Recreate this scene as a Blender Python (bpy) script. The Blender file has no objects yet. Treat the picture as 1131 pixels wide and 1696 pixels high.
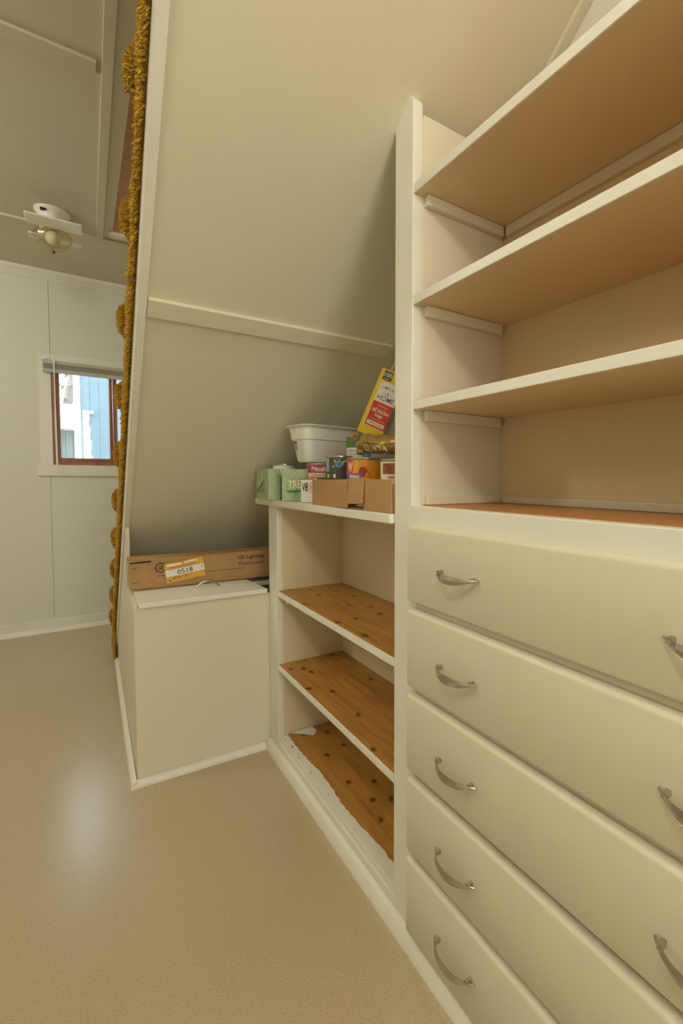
import bpy, bmesh, math, random
from mathutils import Vector, Matrix
random.seed(7)
scene = bpy.context.scene
COL = scene.collection

# ------------------------------------------------------------------ camera
cam_d = bpy.data.cameras.new('camera')
cam = bpy.data.objects.new('camera', cam_d)
COL.objects.link(cam)
_r = Vector((0.8122, -0.5834, 0.0058)); _u = Vector((0.0224, 0.0411, 0.9989)); _f = Vector((0.5830, 0.8111, -0.0465))
cam.matrix_world = Matrix(((_r.x, _u.x, -_f.x, 0.0), (_r.y, _u.y, -_f.y, 0.0), (_r.z, _u.z, -_f.z, 1.0), (0, 0, 0, 1)))
cam_d.sensor_fit = 'VERTICAL'
cam_d.sensor_height = 36.0
cam_d.lens = 793.13 / 1696 * 36.0
cam_d.shift_x = -138.9 / 1696
cam_d.shift_y = -17.5 / 1696
cam_d.clip_start = 0.02
scene.camera = cam

# ------------------------------------------------------------------ world and exposure
w = bpy.data.worlds.new('world'); scene.world = w; w.use_nodes = True
bg = w.node_tree.nodes['Background']
bg.inputs['Color'].default_value = (0.87, 0.95, 1.0, 1)
bg.inputs['Strength'].default_value = 9.0
vs = scene.view_settings
vs.view_transform = 'Standard'; vs.look = 'None'; vs.gamma = 1.0; vs.use_curve_mapping = False
vs.exposure = -0.12
LAMP_POWER = 29.0
LAMP_COLOR = (1.0, 0.95, 0.82)
LAMP_POS = (-0.48, -0.12, 2.19)
HALL_POWER = 26.0
FILL_POWER = 13.5
ad = bpy.data.lights.new('back_fill_light', 'AREA'); ad.shape = 'RECTANGLE'; ad.size = 0.50; ad.size_y = 1.0
ad.energy = FILL_POWER; ad.color = (1.0, 0.95, 0.84)
ao = bpy.data.objects.new('back_fill_light', ad); COL.objects.link(ao)
ao.location = (0.30, -1.45, 1.50); ao.rotation_euler = (math.radians(90), 0, 0)   # unseen fill light, added behind the camera to brighten the stair underside

# ------------------------------------------------------------------ materials
def _nt(name):
    m = bpy.data.materials.new(name); m.use_nodes = True
    nt = m.node_tree
    return m, nt, nt.nodes['Principled BSDF']

def pm(name, col, rough=0.5, var=0.06, vscale=6.0, bump=0.0, bscale=60.0, metallic=0.0, spec=0.5, stretch=None):
    m, nt, b = _nt(name)
    b.inputs['Roughness'].default_value = rough
    b.inputs['Metallic'].default_value = metallic
    b.inputs['Specular IOR Level'].default_value = spec
    tc = nt.nodes.new('ShaderNodeTexCoord')
    mp = nt.nodes.new('ShaderNodeMapping')
    nt.links.new(tc.outputs['Object'], mp.inputs['Vector'])
    if stretch: mp.inputs['Scale'].default_value = stretch
    n = nt.nodes.new('ShaderNodeTexNoise'); n.inputs['Scale'].default_value = vscale; n.inputs['Detail'].default_value = 4
    nt.links.new(mp.outputs['Vector'], n.inputs['Vector'])
    cr = nt.nodes.new('ShaderNodeValToRGB')
    d = 1 - var
    cr.color_ramp.elements[0].position = 0.3; cr.color_ramp.elements[1].position = 0.7
    cr.color_ramp.elements[0].color = (col[0] * d, col[1] * d, col[2] * d * (1 - var * 0.4), 1)
    cr.color_ramp.elements[1].color = (col[0], col[1], col[2], 1)
    nt.links.new(n.outputs['Fac'], cr.inputs['Fac'])
    nt.links.new(cr.outputs['Color'], b.inputs['Base Color'])
    if bump > 0:
        n2 = nt.nodes.new('ShaderNodeTexNoise'); n2.inputs['Scale'].default_value = bscale; n2.inputs['Detail'].default_value = 3
        nt.links.new(mp.outputs['Vector'], n2.inputs['Vector'])
        bp = nt.nodes.new('ShaderNodeBump'); bp.inputs['Strength'].default_value = bump; bp.inputs['Distance'].default_value = 0.002
        nt.links.new(n2.outputs['Fac'], bp.inputs['Height'])
        nt.links.new(bp.outputs['Normal'], b.inputs['Normal'])
    return m

def wood_mat(name, light, dark, knot, axis='Y', gscale=60.0, knots=True, rough=0.38):
    """planks of printed pine: fine grain lines along one axis with dark knots"""
    m, nt, b = _nt(name)
    b.inputs['Roughness'].default_value = rough
    g = nt.nodes.new('ShaderNodeNewGeometry')
    mp = nt.nodes.new('ShaderNodeMapping')
    s = {'Y': (1, 0.07, 1), 'X': (0.07, 1, 1), 'Z': (1, 1, 0.07)}[axis]
    mp.inputs['Scale'].default_value = s
    nd = nt.nodes.new('ShaderNodeTexNoise'); nd.inputs['Scale'].default_value = 7; nd.inputs['Detail'].default_value = 2
    nt.links.new(g.outputs['Position'], nd.inputs['Vector'])
    addv = nt.nodes.new('ShaderNodeVectorMath'); addv.operation = 'MULTIPLY_ADD'
    addv.inputs[1].default_value = (0.02, 0.02, 0.02)
    nt.links.new(nd.outputs['Color'], addv.inputs[0]); nt.links.new(g.outputs['Position'], addv.inputs[2])
    nt.links.new(addv.outputs['Vector'], mp.inputs['Vector'])
    n = nt.nodes.new('ShaderNodeTexNoise'); n.inputs['Scale'].default_value = gscale; n.inputs['Detail'].default_value = 5; n.inputs['Roughness'].default_value = 0.65
    nt.links.new(mp.outputs['Vector'], n.inputs['Vector'])
    cr = nt.nodes.new('ShaderNodeValToRGB')
    cr.color_ramp.elements[0].position = 0.32; cr.color_ramp.elements[1].position = 0.66
    cr.color_ramp.elements[0].color = (*dark, 1); cr.color_ramp.elements[1].color = (*light, 1)
    nt.links.new(n.outputs['Fac'], cr.inputs['Fac'])
    out = cr.outputs['Color']
    if knots:
        mk = nt.nodes.new('ShaderNodeMapping')
        mk.inputs['Scale'].default_value = {'Y': (1.25, 0.8, 0.01), 'X': (0.85, 1.5, 0.01), 'Z': (1.5, 1.5, 0.85)}[axis]
        sx = nt.nodes.new('ShaderNodeSeparateXYZ'); nt.links.new(g.outputs['Position'], sx.inputs[0])
        cz = nt.nodes.new('ShaderNodeCombineXYZ')
        m1 = nt.nodes.new('ShaderNodeMath'); m1.operation = 'MULTIPLY'; m1.inputs[1].default_value = 3.7; nt.links.new(sx.outputs['Z'], m1.inputs[0])
        m2 = nt.nodes.new('ShaderNodeMath'); m2.operation = 'MULTIPLY'; m2.inputs[1].default_value = 7.3; nt.links.new(sx.outputs['Z'], m2.inputs[0])
        nt.links.new(m1.outputs[0], cz.inputs['X']); nt.links.new(m2.outputs[0], cz.inputs['Y'])
        rgn = nt.nodes.new('ShaderNodeTexNoise'); rgn.inputs['Scale'].default_value = 55; rgn.inputs['Detail'].default_value = 3
        nt.links.new(g.outputs['Position'], rgn.inputs['Vector'])
        rga = nt.nodes.new('ShaderNodeVectorMath'); rga.operation = 'MULTIPLY_ADD'; rga.inputs[1].default_value = (0.022, 0.022, 0.0)
        nt.links.new(rgn.outputs['Color'], rga.inputs[0]); nt.links.new(addv.outputs['Vector'], rga.inputs[2])
        ofs = nt.nodes.new('ShaderNodeVectorMath'); ofs.operation = 'ADD'
        nt.links.new(rga.outputs['Vector'], ofs.inputs[0]); nt.links.new(cz.outputs[0], ofs.inputs[1])
        nt.links.new(ofs.outputs['Vector'], mk.inputs['Vector'])
        v = nt.nodes.new('ShaderNodeTexVoronoi'); v.voronoi_dimensions = '2D'; v.inputs['Scale'].default_value = 9.0; v.inputs['Randomness'].default_value = 1.0
        nt.links.new(mk.outputs['Vector'], v.inputs['Vector'])
        kr = nt.nodes.new('ShaderNodeValToRGB')
        kr.color_ramp.elements[0].position = 0.035; kr.color_ramp.elements[0].color = (1, 1, 1, 1)
        kr.color_ramp.elements[1].position = 0.125; kr.color_ramp.elements[1].color = (0, 0, 0, 1)
        nt.links.new(v.outputs['Distance'], kr.inputs['Fac'])
        # only some cells carry a knot
        sep = nt.nodes.new('ShaderNodeSeparateColor'); nt.links.new(v.outputs['Color'], sep.inputs['Color'])
        gt = nt.nodes.new('ShaderNodeMath'); gt.operation = 'GREATER_THAN'; gt.inputs[1].default_value = 0.22
        nt.links.new(sep.outputs['Red'], gt.inputs[0])
        mu = nt.nodes.new('ShaderNodeMath'); mu.operation = 'MULTIPLY'
        nt.links.new(gt.outputs[0], mu.inputs[0]); nt.links.new(kr.outputs['Color'], mu.inputs[1])
        nk = nt.nodes.new('ShaderNodeMath'); nk.operation = 'MULTIPLY'
        nt.links.new(mu.outputs[0], nk.inputs[0])
        kn = nt.nodes.new('ShaderNodeTexNoise'); kn.inputs['Scale'].default_value = 90
        nt.links.new(g.outputs['Position'], kn.inputs['Vector'])
        knr = nt.nodes.new('ShaderNodeValToRGB'); knr.color_ramp.elements[0].position = 0.15; knr.color_ramp.elements[1].position = 0.42
        nt.links.new(kn.outputs['Fac'], knr.inputs['Fac']); nt.links.new(knr.outputs['Color'], nk.inputs[1])
        mx = nt.nodes.new('ShaderNodeMix'); mx.data_type = 'RGBA'
        nt.links.new(nk.outputs[0], mx.inputs['Factor'])
        nt.links.new(out, mx.inputs['A']); mx.inputs['B'].default_value = (*knot, 1)
        out = mx.outputs['Result']
    nt.links.new(out, b.inputs['Base Color'])
    return m

def floor_mat():
    m, nt, b = _nt('floor_vinyl')
    b.inputs['Roughness'].default_value = 0.24
    b.inputs['IOR'].default_value = 1.8
    g = nt.nodes.new('ShaderNodeNewGeometry')
    n = nt.nodes.new('ShaderNodeTexNoise'); n.inputs['Scale'].default_value = 330; n.inputs['Detail'].default_value = 2
    nt.links.new(g.outputs['Position'], n.inputs['Vector'])
    cr = nt.nodes.new('ShaderNodeValToRGB')
    cr.color_ramp.elements[0].position = 0.36; cr.color_ramp.elements[0].color = (0.44, 0.345, 0.205, 1)
    cr.color_ramp.elements[1].position = 0.62; cr.color_ramp.elements[1].color = (0.55, 0.445, 0.285, 1)
    nt.links.new(n.outputs['Fac'], cr.inputs['Fac'])
    v = nt.nodes.new('ShaderNodeTexNoise'); v.inputs['Scale'].default_value = 2.0; v.inputs['Detail'].default_value = 3
    nt.links.new(g.outputs['Position'], v.inputs['Vector'])
    vr = nt.nodes.new('ShaderNodeValToRGB')
    vr.color_ramp.elements[0].color = (0.93, 0.93, 0.92, 1); vr.color_ramp.elements[1].color = (1, 1, 1, 1)
    nt.links.new(v.outputs['Fac'], vr.inputs['Fac'])
    mx = nt.nodes.new('ShaderNodeMix'); mx.data_type = 'RGBA'; mx.blend_type = 'MULTIPLY'; mx.inputs['Factor'].default_value = 1
    nt.links.new(cr.outputs['Color'], mx.inputs['A']); nt.links.new(vr.outputs['Color'], mx.inputs['B'])
    nt.links.new(mx.outputs['Result'], b.inputs['Base Color'])
    n2 = nt.nodes.new('ShaderNodeTexNoise'); n2.inputs['Scale'].default_value = 260; n2.inputs['Detail'].default_value = 2
    nt.links.new(g.outputs['Position'], n2.inputs['Vector'])
    bp = nt.nodes.new('ShaderNodeBump'); bp.inputs['Strength'].default_value = 0.12; bp.inputs['Distance'].default_value = 0.001
    nt.links.new(n2.outputs['Fac'], bp.inputs['Height']); nt.links.new(bp.outputs['Normal'], b.inputs['Normal'])
    return m

def glass_mat(name, tint=(0.97, 0.99, 1.0), refl=0.06):
    m = bpy.data.materials.new(name); m.use_nodes = True
    nt = m.node_tree; nt.nodes.clear()
    o = nt.nodes.new('ShaderNodeOutputMaterial'); mix = nt.nodes.new('ShaderNodeMixShader')
    t = nt.nodes.new('ShaderNodeBsdfTransparent'); t.inputs['Color'].default_value = (*tint, 1)
    gl = nt.nodes.new('ShaderNodeBsdfGlossy'); gl.inputs['Roughness'].default_value = 0.03
    mix.inputs['Fac'].default_value = refl
    nt.links.new(t.outputs[0], mix.inputs[1]); nt.links.new(gl.outputs[0], mix.inputs[2]); nt.links.new(mix.outputs[0], o.inputs['Surface'])
    return m

def foil_mat(name, col, rough=0.3):
    return pm(name, col, rough, 0.25, 25, 0.6, 45, metallic=0.75)

CREAM = (0.74, 0.69, 0.535)
M = {}
M['paint'] = pm('cream_paint', CREAM, 0.42, 0.03, 3.0, 0.10, 55.0)
M['panel'] = pm('cream_panel_paint', (0.75, 0.705, 0.545), 0.48, 0.04, 1.8, 0.16, 30.0)
M['inner'] = pm('tan_shade_board_paint', (0.75, 0.61, 0.38), 0.5, 0.05, 4.0, 0.1, 50.0)  # cream pushed to tan, carries the warm shade inside the upper shelves
M['inner_pale'] = pm('warm_shade_cream_paint', (0.76, 0.66, 0.45), 0.5, 0.05, 4.0, 0.1, 50.0)  # paler mix, warm shade of the low unit's interior put into the colour
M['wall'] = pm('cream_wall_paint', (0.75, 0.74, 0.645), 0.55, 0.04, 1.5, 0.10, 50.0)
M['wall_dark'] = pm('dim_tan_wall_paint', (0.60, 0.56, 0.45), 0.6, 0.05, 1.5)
M['ceil'] = pm('cream_ceiling_paint', (0.66, 0.60, 0.44), 0.6, 0.05, 1.3, 0.10, 50.0)
M['trim'] = pm('white_trim_paint', (0.82, 0.805, 0.71), 0.38, 0.04, 9.0, 0.12, 80.0)
M['floor'] = floor_mat()
M['liner'] = wood_mat('knotty_pine_liner', (0.53, 0.26, 0.058), (0.33, 0.145, 0.024), (0.05, 0.016, 0.003))
M['liner_light'] = wood_mat('faded_brown_liner', (0.55, 0.25, 0.065), (0.47, 0.20, 0.045), (0.3, 0.14, 0.05), knots=False)
M['redwood'] = wood_mat('red_brown_window_wood', (0.36, 0.145, 0.075), (0.24, 0.085, 0.04), (0.1, 0.03, 0.02), axis='Z', knots=False)
M['stairwood'] = wood_mat('orange_stained_wood', (0.55, 0.28, 0.10), (0.42, 0.20, 0.065), (0.2, 0.08, 0.02), axis='X', knots=False)
M['chrome'] = pm('worn_chrome', (0.55, 0.53, 0.47), 0.24, 0.10, 60, 0, 60, metallic=1.0)
M['gold_dark'] = pm('gold_carpet_backing', (0.24, 0.125, 0.012), 0.95, 0.3, 40)
M['gold_tuft'] = pm('gold_shag_pile', (0.60, 0.35, 0.035), 0.85, 0.35, 28)
M['card'] = pm('brown_cardboard', (0.46, 0.27, 0.115), 0.75, 0.10, 14, 0.1, 40)
M['card_dark'] = pm('dark_brown_cardboard', (0.30, 0.16, 0.06), 0.8, 0.10, 14)  # darker brown for tears, chips and small print
M['print_dark'] = pm('dark_brown_print', (0.055, 0.03, 0.015), 0.7, 0.02)
M['black'] = pm('black_print', (0.02, 0.02, 0.018), 0.6, 0.02)
M['grey_dark'] = pm('charcoal_print', (0.075, 0.075, 0.062), 0.5, 0.06)
M['white'] = pm('white_paper', (0.86, 0.86, 0.82), 0.6, 0.03)
M['white_gloss'] = pm('white_plastic', (0.86, 0.86, 0.82), 0.32, 0.02, 4)
M['tag_orange'] = pm('orange_tag', (0.80, 0.40, 0.07), 0.6, 0.05)
M['yellow'] = pm('yellow_carton', (0.86, 0.62, 0.02), 0.4, 0.03)
M['red'] = pm('red_print', (0.66, 0.045, 0.035), 0.45, 0.03)
M['magenta'] = pm('magenta_print', (0.50, 0.018, 0.13), 0.4, 0.04)
M['orange'] = pm('orange_can_print', (0.80, 0.30, 0.025), 0.4, 0.12, 30)
M['purple'] = pm('purple_print', (0.20, 0.12, 0.36), 0.45, 0.03)
M['green'] = pm('leaf_green_print', (0.13, 0.26, 0.04), 0.45, 0.10, 30)
M['green_dark'] = pm('dark_green_print', (0.04, 0.24, 0.06), 0.45, 0.05)
M['mint'] = pm('mint_green_carton', (0.47, 0.58, 0.36), 0.35, 0.22, 60)
M['mint_dark'] = pm('mint_leaf_print', (0.27, 0.42, 0.21), 0.4, 0.25, 70)
M['blue'] = pm('blue_print', (0.06, 0.20, 0.44), 0.45, 0.05)
M['blue_pale'] = pm('pale_blue_print', (0.30, 0.42, 0.58), 0.45, 0.10, 40)
M['lime'] = pm('lime_print', (0.42, 0.60, 0.10), 0.45, 0.05)
M['meat'] = pm('red_brown_food_print', (0.40, 0.10, 0.05), 0.5, 0.55, 70)
M['chili'] = pm('dark_red_food_print', (0.42, 0.05, 0.03), 0.45, 0.3, 40)
M['tin'] = pm('tin_plate', (0.62, 0.60, 0.54), 0.3, 0.05, 40, metallic=1.0)
M['foil_gold'] = foil_mat('gold_foil', (0.66, 0.46, 0.17))
M['foil_brown'] = foil_mat('brown_gold_foil', (0.30, 0.19, 0.06))
M['cream_print'] = pm('cream_print', (0.85, 0.78, 0.58), 0.5, 0.02)
M['grey_print'] = pm('pale_grey_print', (0.60, 0.62, 0.60), 0.45, 0.12, 18)
M['seal'] = pm('gold_seal_print', (0.50, 0.33, 0.05), 0.4, 0.10)
M['glass'] = glass_mat('window_glass')
M['bowl'] = glass_mat('amber_ribbed_glass', (0.93, 0.88, 0.70), 0.16)
M['blind'] = pm('grey_blind_slats', (0.52, 0.50, 0.42), 0.4, 0.05)
M['dark'] = pm('dark_gap', (0.02, 0.015, 0.01), 0.9, 0.02)
M['brass'] = pm('dark_brass', (0.16, 0.10, 0.04), 0.35, 0.1, metallic=0.9)
M['siding_blue'] = pm('pale_blue_siding', (0.095, 0.14, 0.165), 0.7, 0.05, 3)
M['siding_pale'] = pm('pale_grey_siding', (0.16, 0.18, 0.19), 0.7, 0.05, 3)
M['white_ext'] = pm('white_exterior_paint', (0.86, 0.86, 0.86), 0.6, 0.02)
M['leaf'] = pm('tree_leaf', (0.22, 0.33, 0.20), 0.6, 0.4, 3)
M['bark'] = pm('tree_bark', (0.25, 0.23, 0.20), 0.9, 0.3, 10)
M['ground'] = pm('outdoor_ground', (0.30, 0.31, 0.24), 0.9, 0.3, 2)

# ------------------------------------------------------------------ builders
BASE = {}
class B:
    def __init__(self):
        self.bm = bmesh.new()
    def box(self, x0, x1, y0, y1, z0, z1, m=None):
        vs_ = [Vector((x, y, z)) for x in (x0, x1) for y in (y0, y1) for z in (z0, z1)]
        if m is not None: vs_ = [m @ v for v in vs_]
        v = [self.bm.verts.new(p) for p in vs_]
        for f in ((0, 1, 3, 2), (4, 6, 7, 5), (0, 4, 5, 1), (2, 3, 7, 6), (0, 2, 6, 4), (1, 5, 7, 3)):
            self.bm.faces.new([v[i] for i in f])
        return self
    def loft(self, rings, closed=True, caps=True):
        """rings: list of point lists with equal counts"""
        rs = [[self.bm.verts.new(p) for p in r] for r in rings]
        n = len(rs[0])
        for a, b in zip(rs, rs[1:]):
            for i in range(n if closed else n - 1):
                j = (i + 1) % n
                self.bm.faces.new((a[i], a[j], b[j], b[i]))
        if caps and closed:
            self.bm.faces.new(list(reversed(rs[0]))); self.bm.faces.new(rs[-1])
        return self
    def prism_x(self, poly, x0, x1):
        """poly of (y,z); extrude along x"""
        return self.loft([[Vector((x0, y, z)) for y, z in poly], [Vector((x1, y, z)) for y, z in poly]])
    def prism_y(self, poly, y0, y1):
        return self.loft([[Vector((x, y0, z)) for x, z in poly], [Vector((x, y1, z)) for x, z in poly]])
    def lathe(self, prof, c, seg=28, axis='Z'):
        """prof: (r, h) pairs"""
        rings = []
        for r, h in prof:
            r = max(r, 1e-4)
            ring = []
            for i in range(seg):
                a = 2 * math.pi * i / seg
                if axis == 'Z': p = Vector((c[0] + r * math.cos(a), c[1] + r * math.sin(a), c[2] + h))
                elif axis == 'Y': p = Vector((c[0] + r * math.cos(a), c[1] + h, c[2] + r * math.sin(a)))
                else: p = Vector((c[0] + h, c[1] + r * math.cos(a), c[2] + r * math.sin(a)))
                ring.append(p)
            rings.append(ring)
        return self.loft(rings)
    def tube(self, pts, rad, seg=8):
        pts = [Vector(p) for p in pts]
        rings = []
        for i, p in enumerate(pts):
            t = (pts[min(i + 1, len(pts) - 1)] - pts[max(i - 1, 0)]).normalized()
            a = t.cross(Vector((0, 0, 1)))
            if a.length < 1e-3: a = t.cross(Vector((1, 0, 0)))
            a.normalize(); b = t.cross(a)
            r = rad[i] if isinstance(rad, (list, tuple)) else rad
            rings.append([p + a * r * math.cos(2 * math.pi * k / seg) + b * r * math.sin(2 * math.pi * k / seg) for k in range(seg)])
        return self.loft(rings)
    def poly(self, pts):
        self.bm.faces.new([self.bm.verts.new(p) for p in pts]); return self
    def build(self, name, mat, parent=None, bevel=0.0, smooth=False, seg=2):
        bm = self.bm
        bmesh.ops.recalc_face_normals(bm, faces=bm.faces)
        if bevel > 0:
            es = [e for e in bm.edges if len(e.link_faces) == 2 and e.calc_face_angle(0) > 0.5]
            bmesh.ops.bevel(bm, geom=es, offset=bevel, segments=seg, profile=0.6, affect='EDGES', clamp_overlap=True)
        if smooth:
            for f in bm.faces: f.smooth = True
        me = bpy.data.meshes.new(name)
        xs = [v.co for v in bm.verts]
        if parent is not None:
            base = BASE[parent.name]
        else:
            mn = Vector((min(v.x for v in xs), min(v.y for v in xs), min(v.z for v in xs)))
            mx = Vector((max(v.x for v in xs), max(v.y for v in xs), max(v.z for v in xs)))
            base = Vector(((mn.x + mx.x) / 2, (mn.y + mx.y) / 2, mn.z))
        for v in bm.verts: v.co -= base
        bm.to_mesh(me); bm.free()
        me.materials.append(M[mat] if isinstance(mat, str) else mat)
        if smooth:
            try: me.set_sharp_from_angle(angle=math.radians(40))
            except Exception: pass
        o = bpy.data.objects.new(name, me); COL.objects.link(o)
        if parent is not None: o.parent = parent
        else: o.location = base
        BASE[o.name] = base.copy()
        return o

def thing(name, label, cat, loc, group=None):
    o = bpy.data.objects.new(name, None); COL.objects.link(o)
    o.empty_display_size = 0.05
    o.location = loc; BASE[o.name] = Vector(loc)
    o['label'] = label; o['category'] = cat
    if group: o['group'] = group
    return o
def tag(o, label, cat, group=None):
    o['label'] = label; o['category'] = cat
    if group: o['group'] = group
    return o
def struct(o, label=None):
    o['kind'] = 'structure'
    if label: o['label'] = label
    return o
def box(name, mat, x0, x1, y0, y1, z0, z1, parent=None, bevel=0.002):
    return B().box(x0, x1, y0, y1, z0, z1).build(name, mat, parent, bevel)

_tc = {}
def text_geo(s, bold=0.0, shear=0.0):
    key = (s, bold, shear)
    if key in _tc: return _tc[key]
    cu = bpy.data.curves.new('lettering_curve', 'FONT'); cu.body = s; cu.size = 1.0; cu.offset = bold; cu.resolution_u = 2; cu.shear = shear
    o = bpy.data.objects.new('lettering_curve', cu); COL.objects.link(o)
    dg = bpy.context.evaluated_depsgraph_get(); dg.update()
    me = bpy.data.meshes.new_from_object(o.evaluated_get(dg))
    vsx = [v.co.copy() for v in me.vertices]; fs = [tuple(p.vertices) for p in me.polygons]
    bpy.data.objects.remove(o); bpy.data.curves.remove(cu); bpy.data.meshes.remove(me)
    x0 = min(v.x for v in vsx); x1 = max(v.x for v in vsx); y0 = min(v.y for v in vsx); y1 = max(v.y for v in vsx)
    vs2 = [((v.x - x0) / (x1 - x0) - 0.5, (v.y - y0) / (y1 - y0) - 0.5) for v in vsx]
    _tc[key] = (vs2, fs, (x1 - x0) / (y1 - y0))
    return _tc[key]
def text_on(s, mat, parent, fn, cu, cv, wdt, hgt, bold=0.0, shear=0.0, rot=0.0, name='lettering'):
    """print the word s on a surface fn(u, v, lift) -> point"""
    vs2, fs, asp = text_geo(s, bold, shear)
    b = B(); c, sn = math.cos(rot), math.sin(rot)
    vv = [b.bm.verts.new(fn(cu + x * wdt * c - y * hgt * sn, cv + x * wdt * sn + y * hgt * c, 0.0010)) for x, y in vs2]
    for f in fs:
        try: b.bm.faces.new([vv[i] for i in f])
        except ValueError: pass
    return b.build(name, mat, parent)
def patch(name, mat, parent, fn, pts, lift=0.0005, nsub=1):
    """flat printed area given by (u, v) outline"""
    b = B()
    if nsub == 1:
        b.poly([fn(u, v, lift) for u, v in pts])
    else:
        (u0, v0), (u1, v1) = pts
        for i in range(nsub):
            ua = u0 + (u1 - u0) * i / nsub; ub = u0 + (u1 - u0) * (i + 1) / nsub
            b.poly([fn(ua, v0, lift), fn(ub, v0, lift), fn(ub, v1, lift), fn(ua, v1, lift)])
    return b.build(name, mat, parent)
def disc_pts(cu, cv, ru, rv=None, n=20):
    rv = rv or ru
    return [(cu + ru * math.cos(2 * math.pi * i / n), cv + rv * math.sin(2 * math.pi * i / n)) for i in range(n)]
def plane_fn(o, u, v):
    o = Vector(o); u = Vector(u).normalized(); v = Vector(v).normalized(); n = u.cross(v)
    return lambda a, b, l: o + u * a + v * b + n * l

# key dimensions
XC = 0.554          # front plane of the cupboards
XB = 0.805          # their backs
XW = 0.870          # right wall
SB, S0 = 0.75, 2.3875   # stair underside: z = S0 - SB*y
def under(y, off=0.0): return S0 + off - SB * y
def toe(y): return 0.012 * (y - 1.2)
ZC = 2.30           # ceiling height

# ------------------------------------------------------------------ the room shell
struct(box('floor', 'floor', -1.75, 0.89, -1.35, 4.0, -0.05, 0.0, bevel=0))
b = B()
b.box(-1.75, 0.165, -1.35, 4.0, ZC, ZC + 0.03)
b.box(0.165, 0.89, 3.13, 4.0, ZC, ZC + 0.03)
b.box(0.165, 0.89, -1.35, 0.02, ZC, ZC + 0.03)
ceiling = struct(b.build('ceiling', 'ceil'))
for y0, y1, x1 in ((1.865, 1.925, 0.068), (3.185, 3.24, 0.095)):
    box('batten', 'ceil', -1.74, x1, y0, y1, ZC - 0.011, ZC, ceiling, 0.002)
b = B()
b.loft([[Vector((0.066, 0.2, ZC)), Vector((0.095, 0.2, ZC)), Vector((0.095, 0.2, ZC - 0.011)), Vector((0.066, 0.2, ZC - 0.011))],
        [Vector((0.095, 3.24, ZC)), Vector((0.128, 3.24, ZC)), Vector((0.128, 3.24, ZC - 0.011)), Vector((0.095, 3.24, ZC - 0.011))]])
b.build('batten', 'ceil', ceiling, 0.002)
box('batten', 'ceil', 0.128, 0.84, 3.185, 3.24, ZC - 0.011, ZC, ceiling, 0.002)
# stairwell above the opening
struct(box('trim_1', 'stairwood', 0.165, 0.868, 3.10, 3.13, ZC + 0.004, 3.3, bevel=0.001), 'orange stained wood face at the end of the stair opening')
struct(box('trim_2', 'paint', 0.15, 0.84, 3.085, 3.13, ZC - 0.012, ZC + 0.004, bevel=0.001))
struct(box('wall_stairwell_side', 'wall', 0.14, 0.165, 0.0, 3.13, ZC + 0.03, 3.3, bevel=0))
struct(box('wall_stairwell_end', 'wall', 0.14, 0.868, -0.02, 0.0, ZC + 0.03, 3.3, bevel=0))
struct(box('ceiling_stairwell', 'ceil', 0.10, 0.90, -0.05, 3.2, 3.3, 3.33, bevel=0))

def wall_x(y): return 0.824 if y < 0.55 else (0.824 + 0.045 * (y - 0.55) if y < 1.5 else 0.8668)
wxy = [(0.824, -1.35), (0.824, 0.55), (0.8668, 1.5), (0.8668, 4.0), (0.91, 4.0), (0.91, -1.35)]
struct(B().loft([[Vector((x, y, 0.0)) for x, y in wxy], [Vector((x, y, 3.35)) for x, y in wxy]]).build('wall_right', 'wall'))
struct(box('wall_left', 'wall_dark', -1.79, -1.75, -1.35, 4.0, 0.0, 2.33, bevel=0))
b = B(); b.box(-1.79, -0.2, -1.39, -1.35, 0.0, 2.33); b.box(0.56, 0.91, -1.39, -1.35, 0.0, 2.33); b.box(-0.2, 0.56, -1.39, -1.35, 2.02, 2.33)  # opening made for the added fill light
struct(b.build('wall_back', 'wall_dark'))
struct(box('floor_next_room', 'floor', -1.79, 0.91, -2.2, -1.35, -0.05, 0.0, bevel=0))
struct(box('wall_next_room', 'wall', -1.79, 0.91, -1.95, -1.91, 0.0, 2.33, bevel=0))
# far wall with the window opening
YF = 3.90
WX0, WX1, WZ0, WZ1 = -0.141, 0.50, 1.078, 1.735
b = B()
b.box(-1.79, WX0, YF, YF + 0.10, 0, 2.33); b.box(WX1, 0.91, YF, YF + 0.10, 0, 2.33)
b.box(WX0, WX1, YF, YF + 0.10, 0, WZ0); b.box(WX0, WX1, YF, YF + 0.10, WZ1, 2.33)
wall_far = struct(b.build('wall_far', 'wall'))
box('batten', 'wall', -0.180, -0.143, YF - 0.005, YF, 1.78, 2.235, wall_far, 0.0015)
box('batten', 'wall', -0.190, -0.160, YF - 0.005, YF, 0.10, 1.005, wall_far, 0.0015)
box('batten', 'wall', -1.74, 0.82, YF - 0.005, YF, 2.235, 2.285, wall_far, 0.0015)
b = B(); b.prism_x([(YF, ZC), (YF - 0.018, ZC), (YF - 0.016, ZC - 0.010), (YF - 0.006, ZC - 0.022), (YF, ZC - 0.024)], -1.74, 0.82)
struct(b.build('trim_3', 'trim', smooth=True))
bb = struct(box('baseboard_far', 'trim', -1.74, 0.82, YF - 0.014, YF, 0.0, 0.078, bevel=0.003))
b = B(); b.prism_x([(YF - 0.014, 0.0), (YF - 0.034, 0.0), (YF - 0.032, 0.014), (YF - 0.024, 0.024), (YF - 0.014, 0.028)], -1.74, 0.82)
b.build('shoe_moulding', 'trim', bb, smooth=True)

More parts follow.
